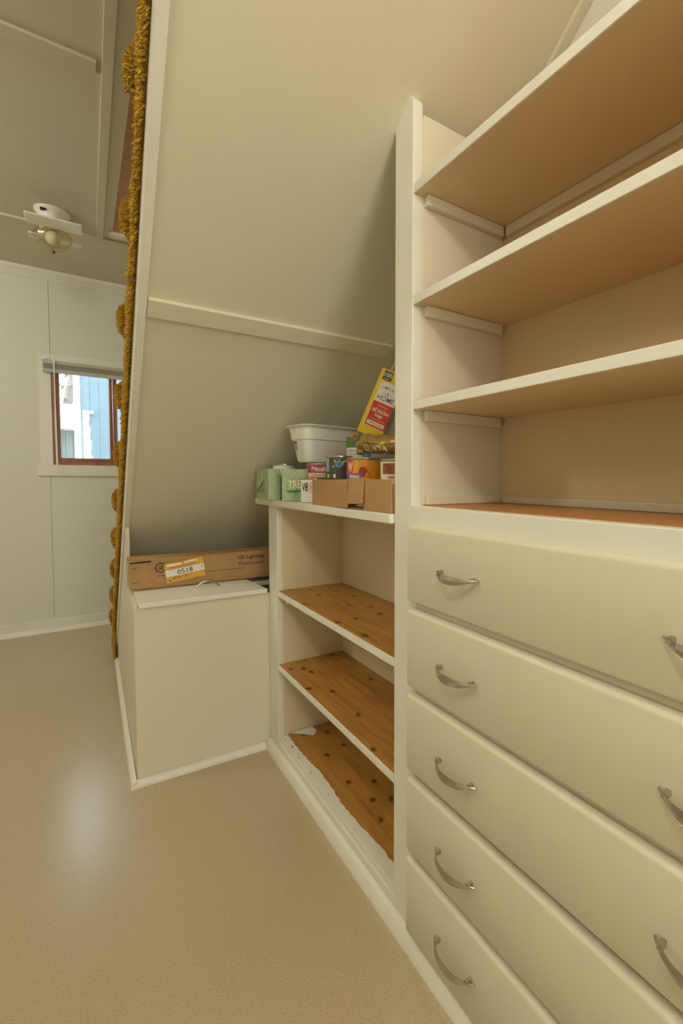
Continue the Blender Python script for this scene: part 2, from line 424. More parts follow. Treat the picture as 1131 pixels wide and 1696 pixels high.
# window
win = thing('window_1', 'red-brown wooden window', 'window', ((WX0 + WX1) / 2, YF, WZ0))
del win['category'], win['label']
win['kind'] = 'structure'
def wbox(n, m, x0, x1, y0, y1, z0, z1, bv=0.002): return box(n, m, x0, x1, y0, y1, z0, z1, win, bv)
wbox('casing', 'trim', -0.205, WX0, YF - 0.013, YF, 1.078, 1.78)
wbox('casing', 'trim', WX0, WX1 + 0.06, YF - 0.013, YF, WZ1, 1.78)
wbox('casing', 'trim', WX1, WX1 + 0.06, YF - 0.013, YF, 1.078, WZ1)
wbox('apron', 'trim', -0.223, WX1 + 0.08, YF - 0.016, YF, 1.007, 1.078)
wbox('frame', 'redwood', WX0, -0.122, YF - 0.004, YF + 0.09, WZ0, WZ1)
wbox('frame', 'redwood', WX1 - 0.02, WX1, YF - 0.004, YF + 0.09, WZ0, WZ1)
wbox('frame', 'redwood', -0.122, WX1 - 0.02, YF - 0.004, YF + 0.09, WZ0, WZ0 + 0.020)
wbox('frame', 'redwood', -0.122, WX1 - 0.02, YF - 0.004, YF + 0.09, WZ1 - 0.02, WZ1)
wbox('sash', 'redwood', -0.122, -0.100, YF + 0.02, YF + 0.05, WZ0 + 0.02, WZ1 - 0.02)
wbox('sash', 'redwood', 0.166, 0.186, YF + 0.02, YF + 0.05, WZ0 + 0.02, WZ1 - 0.02)
wbox('sash', 'redwood', 0.188, 0.210, YF + 0.005, YF + 0.08, WZ0 + 0.02, WZ1 - 0.02)
wbox('sash', 'redwood', -0.10, 0.166, YF + 0.02, YF + 0.05, WZ0 + 0.02, WZ0 + 0.047)
wbox('sash', 'redwood', -0.10, 0.166, YF + 0.02, YF + 0.05, WZ1 - 0.045, WZ1 - 0.02)
wbox('pane', 'glass', -0.10, 0.166, YF + 0.034, YF + 0.038, WZ0 + 0.047, WZ1 - 0.045, 0)
wbox('pane', 'glass', 0.210, WX1 - 0.02, YF + 0.054, YF + 0.058, WZ0 + 0.02, WZ1 - 0.02, 0)
# raised venetian blind
bl = thing('window_blind', 'pale grey venetian blind pulled up at the top of the window', 'blind', (0.16, YF - 0.03, 1.66))
box('headrail', 'blind', -0.179, 0.53, YF - 0.046, YF - 0.014, 1.712, 1.734, bl, 0.002)
for k in range(6):
    z = 1.684 + k * 0.0047
    box('slat', 'blind', -0.178, 0.529, YF - 0.044, YF - 0.018, z, z + 0.0022, bl, 0)
box('bottom_rail', 'blind', -0.179, 0.53, YF - 0.046, YF - 0.016, 1.659, 1.682, bl, 0.003)
box('bracket', 'white_gloss', -0.186, -0.165, YF - 0.050, YF - 0.0135, 1.734, 1.752, bl, 0.002)
B().tube([(-0.122, YF - 0.052, 1.725), (-0.122, YF - 0.054, 1.35), (-0.120, YF - 0.052, 1.05)], 0.0045).build('wand', 'white_gloss', bl, smooth=True)
box('wand_hook', 'white_gloss', -0.127, -0.117, YF - 0.058, YF - 0.046, 1.718, 1.736, bl, 0.001)
B().lathe([(0.002, 0), (0.006, 0.004), (0.006, 0.018), (0.003, 0.024)], (-0.120, YF - 0.052, 1.032), 10).build('wand_tip', 'white_gloss', bl, smooth=True)

# ------------------------------------------------------------------ ceiling lamp of the pantry (above and behind the camera)
lamp = thing('ceiling_lamp', 'round ceiling lamp with a frosted dome above the cupboards', 'lamp', (LAMP_POS[0], LAMP_POS[1], ZC - 0.03))
B().lathe([(0.16, 0.0), (0.16, 0.03)], (LAMP_POS[0], LAMP_POS[1], ZC - 0.03), 32).build('lamp_base', 'white_gloss', lamp, smooth=True)
ld = bpy.data.lights.new('lamp_light', 'POINT'); ld.energy = LAMP_POWER; ld.color = LAMP_COLOR; ld.shadow_soft_size = 0.11
lo = bpy.data.objects.new('lamp_light', ld); COL.objects.link(lo); lo.location = LAMP_POS
# fill light added in the hall, left of the frame, to lift the far wall
ld2 = bpy.data.lights.new('hall_fill_light', 'POINT'); ld2.energy = HALL_POWER; ld2.color = (1.0, 0.975, 0.90); ld2.shadow_soft_size = 0.14
lo2 = bpy.data.objects.new('hall_fill_light', ld2); COL.objects.link(lo2); lo2.location = (-1.25, 2.3, 2.12)

ld3 = bpy.data.lights.new('stairwell_fill_light', 'POINT'); ld3.energy = 5.0; ld3.color = (1.0, 0.93, 0.80); ld3.shadow_soft_size = 0.1
lo3 = bpy.data.objects.new('stairwell_fill_light', ld3); COL.objects.link(lo3); lo3.location = (0.50, 1.70, 3.10)   # fill light added in the stairwell to brighten the wood face

# ------------------------------------------------------------------ outdoors, seen through the window
struct(box('ground_outside', 'ground', -14, 14, 4.05, 30, -0.5, -0.4, bevel=0))
nb = thing('neighbour_house', 'pale blue house with vertical siding outside the window', 'house', (1.5, 6.5, -0.4))
box('wall', 'siding_blue', 0.01, 4.0, 6.53, 9.0, -0.4, 5.0, nb, 0)
for k in range(14):
    box('siding_board', 'siding_blue', 0.015 + k * 0.085, 0.015 + k * 0.085 + 0.083, 6.524, 6.53, -0.4, 5.0, nb, 0.001)
box('corner_board', 'white_ext', -0.045, 0.012, 6.49, 6.56, -0.4, 5.0, nb, 0.002)
box('light_fixture', 'white_ext', 0.03, 0.13, 6.44, 6.51, 1.70, 1.725, nb, 0.003)
fh = thing('far_house', 'white walled outbuilding left of the blue house', 'house', (-2.0, 9.0, -0.4))
box('wall', 'siding_pale', -5.0, 0.0, 9.05, 10.5, -0.4, 1.72, fh, 0)
box('fascia', 'white_ext', -5.0, 0.0, 8.75, 10.5, 1.70, 2.06, fh, 0.005)
for k in range(8):
    box('siding_board', 'siding_pale', -0.62 + k * 0.09, -0.62 + k * 0.09 + 0.084, 9.03, 9.05, -0.4, 1.70, fh, 0.002)
tr = thing('garden_tree', 'leafy tree rising behind the white outbuilding', 'tree', (-0.5, 12.0, -0.4))
B().tube([(-0.35, 12.0, -0.4), (-0.30, 12.0, 1.6), (-0.16, 11.9, 2.6), (0.02, 11.9, 3.6)], [0.16, 0.12, 0.08, 0.04], 8).build('trunk', 'bark', tr, smooth=True)
rng = random.Random(3)
b = B()
for k in range(900):
    c = Vector((rng.gauss(-0.75, 0.55), 12 + rng.gauss(0, 0.6), rng.gauss(3.2, 0.55)))
    a = Vector((rng.uniform(-1, 1), rng.uniform(-1, 1), rng.uniform(-1, 1))).normalized()
    t = a.orthogonal().normalized(); s = rng.uniform(0.04, 0.10)
    b.poly([c - a * s, c + t * s * 0.5, c + a * s, c - t * s * 0.5])
fo = b.build('foliage', 'leaf', tr); fo['kind'] = 'stuff'

# ------------------------------------------------------------------ staircase: stringer, underside panel, battens, side panel
st = thing('staircase', 'steep stairs with cream panelled underside and gold shag carpet', 'staircase', (0.47, 1.9, 0.0))
YT = 0.10
N_STEP = 14
RISE, Z_FIRST = 0.1745, 0.243
NOFF = 0.28
def nose(k):
    z = Z_FIRST + RISE * k
    return ((S0 + NOFF - z) / SB, z)
# side boards (stringers)
poly = [(YT, under(YT)), (S0 / SB - 0.004, 0.003), (S0 / SB - 0.004, 0.10), (YT, under(YT, 0.10))]
def shear(o_b, x0, x1, pl):
    return o_b.loft([[Vector((x0 + toe(y), y, z)) for y, z in pl], [Vector((x1 + toe(y), y, z)) for y, z in pl]])
shear(B(), 0.115, 0.133, poly).build('side_board', 'trim', st)
# sloping underside panel
b = B()
ys_ = (YT, 0.55, 1.5, 3.10)
b.loft([[Vector((0.130 + toe(y), y, under(y, 0.006))), Vector((wall_x(y) - 0.0003, y, under(y, 0.006))), Vector((wall_x(y) - 0.0003, y, under(y, 0.02))), Vector((0.130 + toe(y), y, under(y, 0.02)))] for y in ys_])
b.build('underside_panel', 'panel', st)
def slope_batten(y0, y1, x0, x1, h, mat='paint'):
    bb_ = B()
    nrm = Vector((0, -SB, -1)).normalized() * h
    pts = [Vector((0, y0, under(y0, 0.006))), Vector((0, y1, under(y1, 0.006)))]
    pts += [pts[1] + nrm, pts[0] + nrm]
    bb_.loft([[p + Vector((x0 + (toe(p.y) if x0 < 0.3 else 0), 0, 0)) for p in pts], [p + Vector((x1, 0, 0)) for p in pts]])
    return bb_.build('batten', mat, st, 0.0015)
slope_batten(1.297, 1.336, 0.135, 0.80, 0.012)
bb_ = B(); nrm = Vector((0, -SB, -1)).normalized() * 0.012
rg = []
for yy in (0.12, 0.55, 1.5, 2.9):
    p0 = Vector((wall_x(yy) - 0.0225, yy, under(yy, 0.006))); dx = Vector((0.022, 0, 0))
    rg.append([p0, p0 + dx, p0 + dx + nrm, p0 + nrm])
bb_.loft(rg).build('batten', 'paint', st, 0.0015)
# side panel closing the space under the stairs, left face of the nook
pl = [(2.10, 0.0), (3.17, 0.0), (3.0, under(3.0, 0.02)), (2.10, under(2.10, 0.02))]
shear(B(), 0.120, 0.132, pl).build('side_panel', 'paint', st)
for (ya, yb) in ((1.752, 3.17),):
    prof = [(0.0, 0.0), (-0.017, 0.0), (-0.016, 0.010), (-0.010, 0.019), (0.0, 0.022)]
    B().loft([[Vector((0.118 + toe(ya) + p[0], ya, p[1])) for p in prof], [Vector((0.120 + toe(yb) + p[0], yb, p[1])) for p in prof]]).build('shoe_moulding', 'trim', st, smooth=True)

# gold carpet wrapped over every step, its thick pile hanging over the side board
XS = 0.112
rng = random.Random(11)
tb = B()
def tuft(p, d, ln, wd):
    d = d.normalized(); a = d.orthogonal().normalized(); c = d.cross(a)
    ang = rng.uniform(0, 6.28)
    bv = [tb.bm.verts.new(p + (a * math.cos(ang + t) + c * math.sin(ang + t)) * wd) for t in (0, 2.094, 4.189)]
    mv = [tb.bm.verts.new(p + d * ln * 0.75 + Vector((0, 0, -ln * 0.05)) + (a * math.cos(ang + t) + c * math.sin(ang + t)) * wd * 0.9) for t in (0, 2.094, 4.189)]
    tip = tb.bm.verts.new(p + d * ln + Vector((0, 0, -ln * 0.18)))
    for i in range(3):
        j = (i + 1) % 3
        tb.bm.faces.new((bv[i], bv[j], mv[j], mv[i])); tb.bm.faces.new((mv[i], mv[j], tip))
def inside(pl, y, z):
    r_ = False
    for (y0, z0), (y1, z1) in zip(pl, pl[1:] + pl[:1]):
        if (z0 > z) != (z1 > z) and y < (y1 - y0) * (z - z0) / (z1 - z0) + y0: r_ = not r_
    return r_
EDGE = 0.092
for k in range(N_STEP - 2):
    yn, zn = nose(k); yq, zq = nose(k + 1); zlow = 0.0 if k == 0 else nose(k - 1)[1]
    out = [(yn + 0.030, zlow + 0.004), (yn - 0.014, zlow + 0.045), (yn - 0.022, zn - 0.066)]
    for i in range(8):
        a = -math.pi * 0.55 + i * math.pi * 1.05 / 7
        out.append((yn - 0.018 + 0.030 * math.cos(a), zn - 0.030 + 0.030 * math.sin(a)))
    out += [(yn - 0.04, zn), (yq + 0.030, zn + 0.004)]
    lo = [(yq + 0.030, max(under(yq + 0.030, EDGE), 0.0)), (yn + 0.030, max(under(yn + 0.030, EDGE), 0.0))]
    if k == 0: lo = [lo[0], (3.05, 0.0)]
    flap = out + lo
    B().loft([[Vector((XS - 0.003 + toe(y), y, z)) for y, z in flap], [Vector((0.1145 + toe(y), y, z)) for y, z in flap]]).build('side_flap', 'gold_dark', st)
    inner = [(y - 0.016, max(z - 0.018, 0.0)) for y, z in out]
    bb_ = B()
    bb_.loft([[Vector((0.1145 + toe(y), y, z)) for y, z in out + inner[::-1]], [Vector((0.8235, y, z)) for y, z in out + inner[::-1]]])
    bb_.build('carpet_step', 'gold_dark', st)
    # padded end of the nosing
    c = Vector((XS - 0.006 + toe(yn), yn - 0.022, zn - 0.030)); rg = []
    for i in range(7):
        ph = math.pi / 2 * i / 6
        rr_ = max(math.cos(ph), 0.02)
        rg.append([c + Vector((-0.018 * math.sin(ph), 0.046 * rr_ * math.cos(2 * math.pi * q / 14), 0.046 * rr_ * math.sin(2 * math.pi * q / 14))) for q in range(14)])
    B().loft(rg).build('nosing_end', 'gold_dark', st, smooth=True)
    ys = [p[0] for p in flap]; zs_ = [p[1] for p in flap]
    cnt = 0
    while cnt < 1100:
        y = rng.uniform(min(ys), max(ys)); z = rng.uniform(min(zs_), max(zs_))
        if not inside(flap, y, z): continue
        cnt += 1
        q2 = ((y - c.y) ** 2 + (z - c.z) ** 2) / 0.046 ** 2
        bul = 0.017 * math.sqrt(1 - q2) if q2 < 1 else 0.0
        dv = Vector((-1.0, rng.gauss(0, 0.4), rng.gauss(-0.12, 0.4)))
        if q2 < 1: dv += Vector((0, (y - c.y) / 0.037, (z - c.z) / 0.037)) * 0.7
        tuft(Vector((XS - 0.003 + toe(y) - bul, y, z)), dv, rng.uniform(0.007, 0.012), rng.uniform(0.0016, 0.0027))
    for n_ in range(170):   # ragged lower hem
        y = rng.uniform(yq + 0.03, yn + 0.03); z = under(y, EDGE)
        if z < 0.01: continue
        tuft(Vector((rng.uniform(XS - 0.006, XS + 0.002) + toe(y), y, z + rng.uniform(0, 0.006))), Vector((-0.7, rng.gauss(-0.35, 0.4), rng.gauss(-0.5, 0.4))), rng.uniform(0.010, 0.018), rng.uniform(0.0018, 0.003))
    # pile on the tread, round the nosing and down the riser
    for n_ in range(900):
        i = rng.randrange(0, len(out) - 1) if rng.random() < 0.5 else rng.choice((0, 1, 1, 11, 11, 11))
        i = min(i, len(out) - 2)
        f_ = rng.random()
        (ya, za), (yc, zc) = out[i], out[i + 1]
        dy, dz = yc - ya, zc - za; L = math.hypot(dy, dz) or 1
        nrm = Vector((0, dz / L, -dy / L))
        x = XS - 0.006 + rng.random() ** 2.2 * 0.14
        tuft(Vector((x + toe(ya), ya + dy * f_, za + dz * f_)), nrm + Vector((rng.gauss(-0.2, 0.3), rng.gauss(0, 0.3), rng.gauss(0, 0.3))), (rng.uniform(0.012, 0.019) if 2 < i < 10 else rng.uniform(0.006, 0.012)), rng.uniform(0.0018, 0.003))
o = tb.build('pile', 'gold_tuft', st); o['kind'] = 'stuff'; o['label'] = 'thick gold shag pile'

# ------------------------------------------------------------------ storage bin under the stairs
bn = thing('storage_bin', 'cream wooden bin with a hinged lid under the stairs', 'bin', (0.34, 1.9, 0.0))
b = B(); b.loft([[Vector((0.121 + toe(1.77), 1.768, z)) for z in (0.0, 0.578)] + [Vector((0.575, 1.7555, z)) for z in (0.578, 0.0)],
                 [Vector((0.121 + toe(1.78), 1.780, z)) for z in (0.0, 0.578)] + [Vector((0.575, 1.7675, z)) for z in (0.578, 0.0)]])
b.build('front_panel', 'paint', bn, 0.0015)
shear(B(), 0.120, 0.132, [(1.7805, 0.0), (2.0995, 0.0), (2.0995, 0.588), (1.7805, 0.588)]).build('side_panel', 'paint', bn, 0.001)
box('top_board', 'paint', 0.137, 0.790, 1.935, 2.30, 0.568, 0.586, bn, 0.001)
b = B(); b.loft([[Vector((0.140, 1.752, z)) for z in (0.581, 0.597)] + [Vector((0.545, 1.742, z)) for z in (0.597, 0.581)],
                 [Vector((0.140, 1.933, z)) for z in (0.588, 0.604)] + [Vector((0.520, 1.925, z)) for z in (0.604, 0.588)]])
lid = b.build('lid', 'trim', bn, 0.003)
pts = []
for i in range(9):
    t = i / 8
    pts.append((0.325 + 0.082 * t, 1.868 - 0.002 * t, 0.6005 + 0.024 * math.sin(math.pi * t) ** 0.7))
B().tube(pts, [0.005, 0.0035, 0.0035, 0.004, 0.004, 0.004, 0.0035, 0.0035, 0.005], 8).build('handle', 'chrome', lid, smooth=True)
prof = [(0.0, 0.0), (-0.017, 0.0), (-0.016, 0.010), (-0.010, 0.019), (0.0, 0.022)]
B().loft([[Vector((0.104 + toe(1.77), 1.767 + p[0], p[1])) for p in prof], [Vector((0.534, 1.755 + p[0], p[1])) for p in prof]]).build('shoe_moulding', 'trim', bn, smooth=True)

# ------------------------------------------------------------------ open shelf unit
os_ = thing('open_shelf_unit', 'low cream shelf unit with three knotty pine shelves under the groceries', 'shelf unit', (0.68, 1.32, 0.0))
YL, YR = 1.664, 0.888       # inside width
box('counter', 'trim', 0.543, 0.800, YR, 1.88, 0.902, 0.924, os_, 0.003)
box('stile', 'trim', XC, XC + 0.022, YL, 1.752, 0.0, 0.901, os_, 0.002)
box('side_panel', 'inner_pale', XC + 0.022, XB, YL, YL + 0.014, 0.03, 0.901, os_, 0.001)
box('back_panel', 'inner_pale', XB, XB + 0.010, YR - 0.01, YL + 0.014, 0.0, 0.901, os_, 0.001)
for zt in (0.337, 0.602):
    s = box('shelf', 'trim', XC, XB - 0.001, YR - 0.002, YL - 0.0015, zt - 0.019, zt, os_, 0.002)
    box('liner', 'liner', XC + 0.004, XB - 0.002, YR, YL - 0.003, zt, zt + 0.0012, s, 0)
s = box('shelf', 'trim', XC + 0.004, XB - 0.001, YR - 0.002, YL - 0.0015, 0.056, 0.074, os_, 0.002)
rj = random.Random(5)
jag = []
for i in range(61):
    y_ = YR + (YL - 0.003 - YR) * i / 60
    jag.append((XC + 0.034 + 0.004 * math.sin(i * 0.21) + rj.uniform(-0.0022, 0.0022), y_))
out_ = jag + [(XB - 0.002, YL - 0.003), (XB - 0.002, YR)]
B().loft([[Vector((x, y, 0.0740)) for x, y in out_], [Vector((x, y, 0.0752)) for x, y in out_]]).build('liner', 'liner', s)
for (x_, y_, w_, l_) in ((0.566, 1.63, 0.002, 0.005), (0.572, 1.575, 0.003, 0.009), (0.565, 1.50, 0.0015, 0.005), (0.567, 1.40, 0.002, 0.006), (0.575, 1.52, 0.0015, 0.003), (0.570, 1.27, 0.0012, 0.004)):
    B().loft([[Vector((x_ - w_, y_ - l_ * 0.3, z_)), Vector((x_ + w_ * 0.4, y_ - l_, z_)), Vector((x_ + w_, y_ + l_ * 0.2, z_)), Vector((x_ - w_ * 0.2, y_ + l_, z_))] for z_ in (0.0741, 0.0744)]).build('paint_chip', 'card_dark', s)
for zt in (0.318, 0.583):
    box('cleat', 'paint', XC + 0.03, XB - 0.020, YL - 0.019, YL - 0.0015, zt - 0.03, zt - 0.0005, os_, 0.002)
    box('cleat', 'paint', XB - 0.018, XB - 0.0005, YR, YL - 0.025, zt - 0.03, zt - 0.0005, os_, 0.002)
box('base_rail', 'trim', XC, XC + 0.018, YR - 0.002, 1.6635, 0.0, 0.0555, os_, 0.002)
B().loft([[Vector((XC - 0.0005 + p[0] * 1.15, 1.752, p[1] * 1.55)) for p in prof], [Vector((XC - 0.0005 + p[0] * 1.15, 0.887, p[1] * 1.55)) for p in prof]]).build('shoe_moulding', 'trim', os_, smooth=True)
sc = B().loft([[Vector((0.60, 1.66, z)) for z in (0.0762, 0.0772)] + [Vector((0.66, 1.60, z)) for z in (0.0772, 0.0762)],
               [Vector((0.68, 1.66, z)) for z in (0.0762, 0.0775)] + [Vector((0.68, 1.62, z)) for z in (0.0775, 0.0762)]]).build('white_sliver', 'white')  # thin white four-sided piece lying on the bottom shelf
tag(sc, 'small thin white sliver in the corner of the lowest pine shelf', 'paper')

# ------------------------------------------------------------------ drawer cupboard with shelves above
dc = thing('drawer_cupboard', 'tall cream built-in with five wide drawers below open shelves', 'cupboard', (0.68, 0.43, 0.0))
Y0c, Y1c = -0.03, 0.807
# front frame: tall left stile with a top cut to the slope of the stairs
b = B(); b.prism_x([(0.886, 0.0), (0.886, 1.735), (0.842, 1.772), (0.834, 1.772), (0.820, 1.757), (0.820, 0.945), (0.800, 0.945), (0.800, 0.0)], XC, XC + 0.024)
b.build('stile', 'trim', dc, 0.002)
box('stile', 'trim', XC, XC + 0.022, Y0c, 0.064, 0.0, 0.945, dc, 0.002)
b = B(); b.prism_y([(XC + 0.024, 0.0), (XB, 0.0), (XB, 1.735), (XC + 0.024, 1.735)], 0.818, 0.834)
b.build('side_panel', 'paint', dc, 0.001)
box('side_panel', 'paint', XC + 0.022, XB, Y0c, Y0c + 0.016, 0.0, 1.80, dc, 0.001)
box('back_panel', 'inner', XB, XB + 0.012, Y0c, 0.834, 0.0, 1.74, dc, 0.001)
box('top_rail', 'trim', XC, XC + 0.022, 0.0645, 0.7995, 0.893, 0.945, dc, 0.002)
box('base_rail', 'trim', XC, XC + 0.022, 0.0645, 0.7995, 0.0, 0.060, dc, 0.002)
zs = [(0.753, 0.907), (0.577, 0.735), (0.399, 0.559), (0.225, 0.381), (0.046, 0.209)]
for i, (za, zb) in enumerate(zs[1:]):
    box('rail', 'paint', XC + 0.001, XC + 0.02, 0.0645, 0.7995, zb - 0.012, zs[i][0] + 0.012, dc, 0)
dk = box('deck', 'trim', XC + 0.022, XB - 0.0005, Y0c + 0.017, 0.8175, 0.925, 0.9445, dc, 0.001)
box('liner', 'liner_light', XC + 0.023, XB - 0.001, Y0c + 0.018, 0.817, 0.9445, 0.9457, dk, 0)
for n_, zt in enumerate((1.160, 1.372, 1.592)):
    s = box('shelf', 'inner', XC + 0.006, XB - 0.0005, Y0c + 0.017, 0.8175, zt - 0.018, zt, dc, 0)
    box('edge', 'trim', XC + 0.0015, XC + 0.006, Y0c + 0.017, 0.8195, zt - 0.018, zt, s, 0.0015)
    box('liner', 'liner_light', XC + 0.006, XB - 0.001, Y0c + 0.018, 0.817, zt, zt + 0.0012, s, 0)
    box('cleat', 'paint', XC + 0.026, XB - 0.012, 0.803, 0.8175, zt - 0.040, zt - 0.0185, dc, 0.002)
    if n_ == 2: box('cleat', 'paint', XB - 0.012, XB - 0.0005, Y0c + 0.02, 0.799, zt - 0.040, zt - 0.0185, dc, 0.002)
box('cleat', 'paint', XC + 0.03, XB - 0.004, 0.804, 0.8175, 0.946, 0.966, dc, 0.003)
box('cleat', 'paint', XB - 0.012, XB - 0.0005, Y0c + 0.02, 0.800, 0.946, 0.962, dc, 0.002)
B().loft([[Vector((XC - 0.0005 + p[0] * 1.15, 0.8865, p[1] * 1.55)) for p in prof], [Vector((XC - 0.0005 + p[0] * 1.15, Y0c, p[1] * 1.55)) for p in prof]]).build('shoe_moulding', 'trim', dc, smooth=True)

def handle_mesh(yc, zc, parent):
    """bowed chrome pull with flat pointed ends, 112 mm long"""
    rings = []
    n = 14; L = 0.056
    for i in range(n + 1):
        t = -1 + 2 * i / n
        y = yc + t * L
        out_ = 0.0025 + 0.024 * (1 - abs(t) ** 2.4)
        wd = 0.0010 + 0.0070 * (1 - abs(t) ** 2.0)
        th = 0.0022 + 0.0012 * (1 - abs(t))
        zo = zc - 0.004 * (1 - t * t)
        x = XC - 0.018 - out_
        rings.append([Vector((x - th, y, zo)), Vector((x - th * 0.3, y, zo + wd)), Vector((x + th, y, zo + wd * 0.7)), Vector((x + th, y, zo - wd * 0.7)), Vector((x - th * 0.3, y, zo - wd))])
    b_ = B(); b_.loft(rings)
    for sgn in (-1, 1):
        yy = yc + sgn * 0.045
        b_.box(XC - 0.030, XC - 0.0180, yy - 0.003, yy + 0.003, zc - 0.004, zc + 0.003)
    return b_.build('handle', 'chrome', parent)
hz = (0.829, 0.652, 0.474, 0.298, 0.123)
for i, (za, zb) in enumerate(zs):
    # drawer front with a rounded upper edge and a shallow box behind
    r = 0.008
    x0 = XC - 0.018; x1 = XC - 0.0005
    pl = [(x1, za), (x0 + 0.003, za), (x0, za + 0.004), (x0, zb - r)]
    for q in range(1, 6):
        a = q / 5 * math.pi / 2
        pl.append((x0 + r - r * math.cos(a), zb - r + r * math.sin(a)))
    pl.append((x1, zb))
    d = B().prism_y(pl, 0.068, Y1c).build('drawer', 'paint', dc, 0, smooth=True)
    hL = handle_mesh(0.646, hz[i] + 0.001, d)
    hR = handle_mesh(0.222, hz[i] - 0.006, d)

# ------------------------------------------------------------------ ceiling fan in the hall
FX, FY = -0.085, 3.03
fn_ = thing('ceiling_fan', 'white ceiling fan with a ribbed glass bowl near the window wall', 'ceiling fan', (FX, FY, 2.10))
B().lathe([(0.072, 0.0), (0.072, -0.010), (0.062, -0.018), (0.048, -0.040), (0.052, -0.085), (0.045, -0.095)], (FX, FY, ZC - 0.001), 28).build('motor_housing', 'trim', fn_, smooth=True)
box('vent_slot', 'dark', FX - 0.045, FX - 0.022, FY - 0.0640, FY - 0.045, ZC - 0.026, ZC - 0.019, fn_, 0)
for sgn in (-1, 1):
    m = Matrix.Translation((FX + 0.008, FY + sgn * 0.100, ZC - 0.096)) @ Matrix.Rotation(sgn * 0.12, 4, 'X')
    bl_ = B().box(-0.108, 0.108, -0.044, 0.044, -0.004, 0.004, m).build('blade', 'trim', fn_, 0.003)
    B().box(-0.03, 0.03, -0.085, 0.0, 0.004, 0.010, Matrix.Translation((FX, FY + sgn * 0.10, ZC - 0.096)) @ Matrix.Rotation(0 if sgn > 0 else math.pi, 4, 'Z')).build('blade_iron', 'white_gloss', fn_, 0.001)
seg = 32; rings = []
for (r, h) in ((0.062, -0.098), (0.074, -0.110), (0.077, -0.126), (0.071, -0.144), (0.058, -0.162), (0.038, -0.178), (0.012, -0.188)):
    rings.append([Vector((FX + r * (1 + 0.03 * math.cos(i * math.pi)) * math.cos(2 * math.pi * i / seg), FY + r * (1 + 0.03 * math.cos(i * math.pi)) * math.sin(2 * math.pi * i / seg), ZC + h)) for i in range(seg)])
B().loft(rings).build('glass_bowl', 'bowl', fn_, smooth=True)
B().lathe([(0.018, -0.10), (0.030, -0.115), (0.032, -0.135), (0.020, -0.155), (0.006, -0.160)], (FX, FY, ZC), 16).build('bulb', 'white_gloss', fn_, smooth=True)
B().lathe([(0.003, -0.186), (0.008, -0.190), (0.007, -0.198), (0.002, -0.202)], (FX, FY, ZC), 12).build('finial', 'brass', fn_, smooth=True)

# ------------------------------------------------------------------ long cardboard carton on the bin, with its tag
cb = thing('light_carton', 'long brown carton of fluorescent lights lying on the bin', 'box', (0.5, 2.04, 0.604))
zb0, zb1 = 0.6055, 0.712
yf = 1.936
b = B(); b.loft([[Vector((0.135, yf, zb0)), Vector((0.135, yf, zb1)), Vector((0.135, yf + 0.10, zb1)), Vector((0.135, yf + 0.10, zb0))],
                 [Vector((0.80, yf - 0.012, zb0)), Vector((0.80, yf - 0.012, zb1)), Vector((0.80, yf + 0.088, zb1)), Vector((0.80, yf + 0.088, zb0))]])
b.build('carton', 'card', cb, 0.0015)
cf = plane_fn((0.135, yf, zb0), (0.665, -0.012, 0), (0, 0, 1))
# end flap folded round the left end, standing off the carton
b = B(); b.loft([[cf(-0.008, 0.004, 0.001), cf(0.062, 0.004, 0.001), cf(0.062, 0.098, 0.001), cf(-0.008, 0.098, 0.001)], [cf(-0.008, 0.006, 0.006), cf(0.062, 0.004, 0.003), cf(0.062, 0.094, 0.003), cf(-0.008, 0.094, 0.006)]])
fl = b.build('end_flap', 'card', cb, 0.0005)
b = B(); b.loft([[cf(-0.008, 0.0985, -0.10), cf(0.06, 0.0985, -0.10), cf(0.06, 0.0985, 0.001), cf(-0.008, 0.0985, 0.001)], [cf(-0.008, 0.1055, -0.10), cf(0.06, 0.1055, -0.10), cf(0.06, 0.1055, 0.0005), cf(-0.008, 0.1055, 0.0005)]])
b.build('top_flap', 'card', cb)
patch('flap_slit_shade', 'dark', cb, cf, [(-0.005, 0.0945), (0.058, 0.0955), (0.060, 0.101), (-0.005, 0.0985)], 0.0066)  # shade in the slit above the flap, painted as a dark patch
for v0 in (0.028, 0.078):
    patch('tear', 'card_dark', fl, cf, [(-0.004, v0), (0.008, v0 - 0.005), (0.022, v0), (0.010, v0 + 0.002)], 0.0070)
# round script emblem printed on the carton
ecu, ecv = 0.090, 0.072
def ring(mat, r0, r1, n=28, wob=0.0):
    b_ = B()
    for i in range(n):
        a0, a1 = 2 * math.pi * i / n, 2 * math.pi * (i + 1) / n
        rr = lambda a: r1 * (1 + wob * math.cos(8 * a))
        b_.poly([cf(ecu + r0 * math.cos(a0), ecv + r0 * math.sin(a0), 0.0008), cf(ecu + r0 * math.cos(a1), ecv + r0 * math.sin(a1), 0.0008), cf(ecu + rr(a1) * math.cos(a1), ecv + rr(a1) * math.sin(a1), 0.0008), cf(ecu + rr(a0) * math.cos(a0), ecv + rr(a0) * math.sin(a0), 0.0008)])
    return b_.build('emblem', mat, cb)
ring('print_dark', 0.0145, 0.0185, wob=0.06)
text_on('GE', 'print_dark', cb, cf, ecu, ecv, 0.020, 0.016, 0.02, 0.2, name='emblem_lettering')
text_on('GE Lighting', 'print_dark', cb, cf, 0.404, 0.084, 0.100, 0.0175, 0.02, 0.2)
text_on('Flourescent', 'print_dark', cb, cf, 0.404, 0.062, 0.098, 0.0150, 0.0, 0.2)
patch('printed_line', 'print_dark', cb, cf, [(0.078, 0.042), (0.108, 0.042), (0.108, 0.0438), (0.078, 0.0438)], 0.0006)
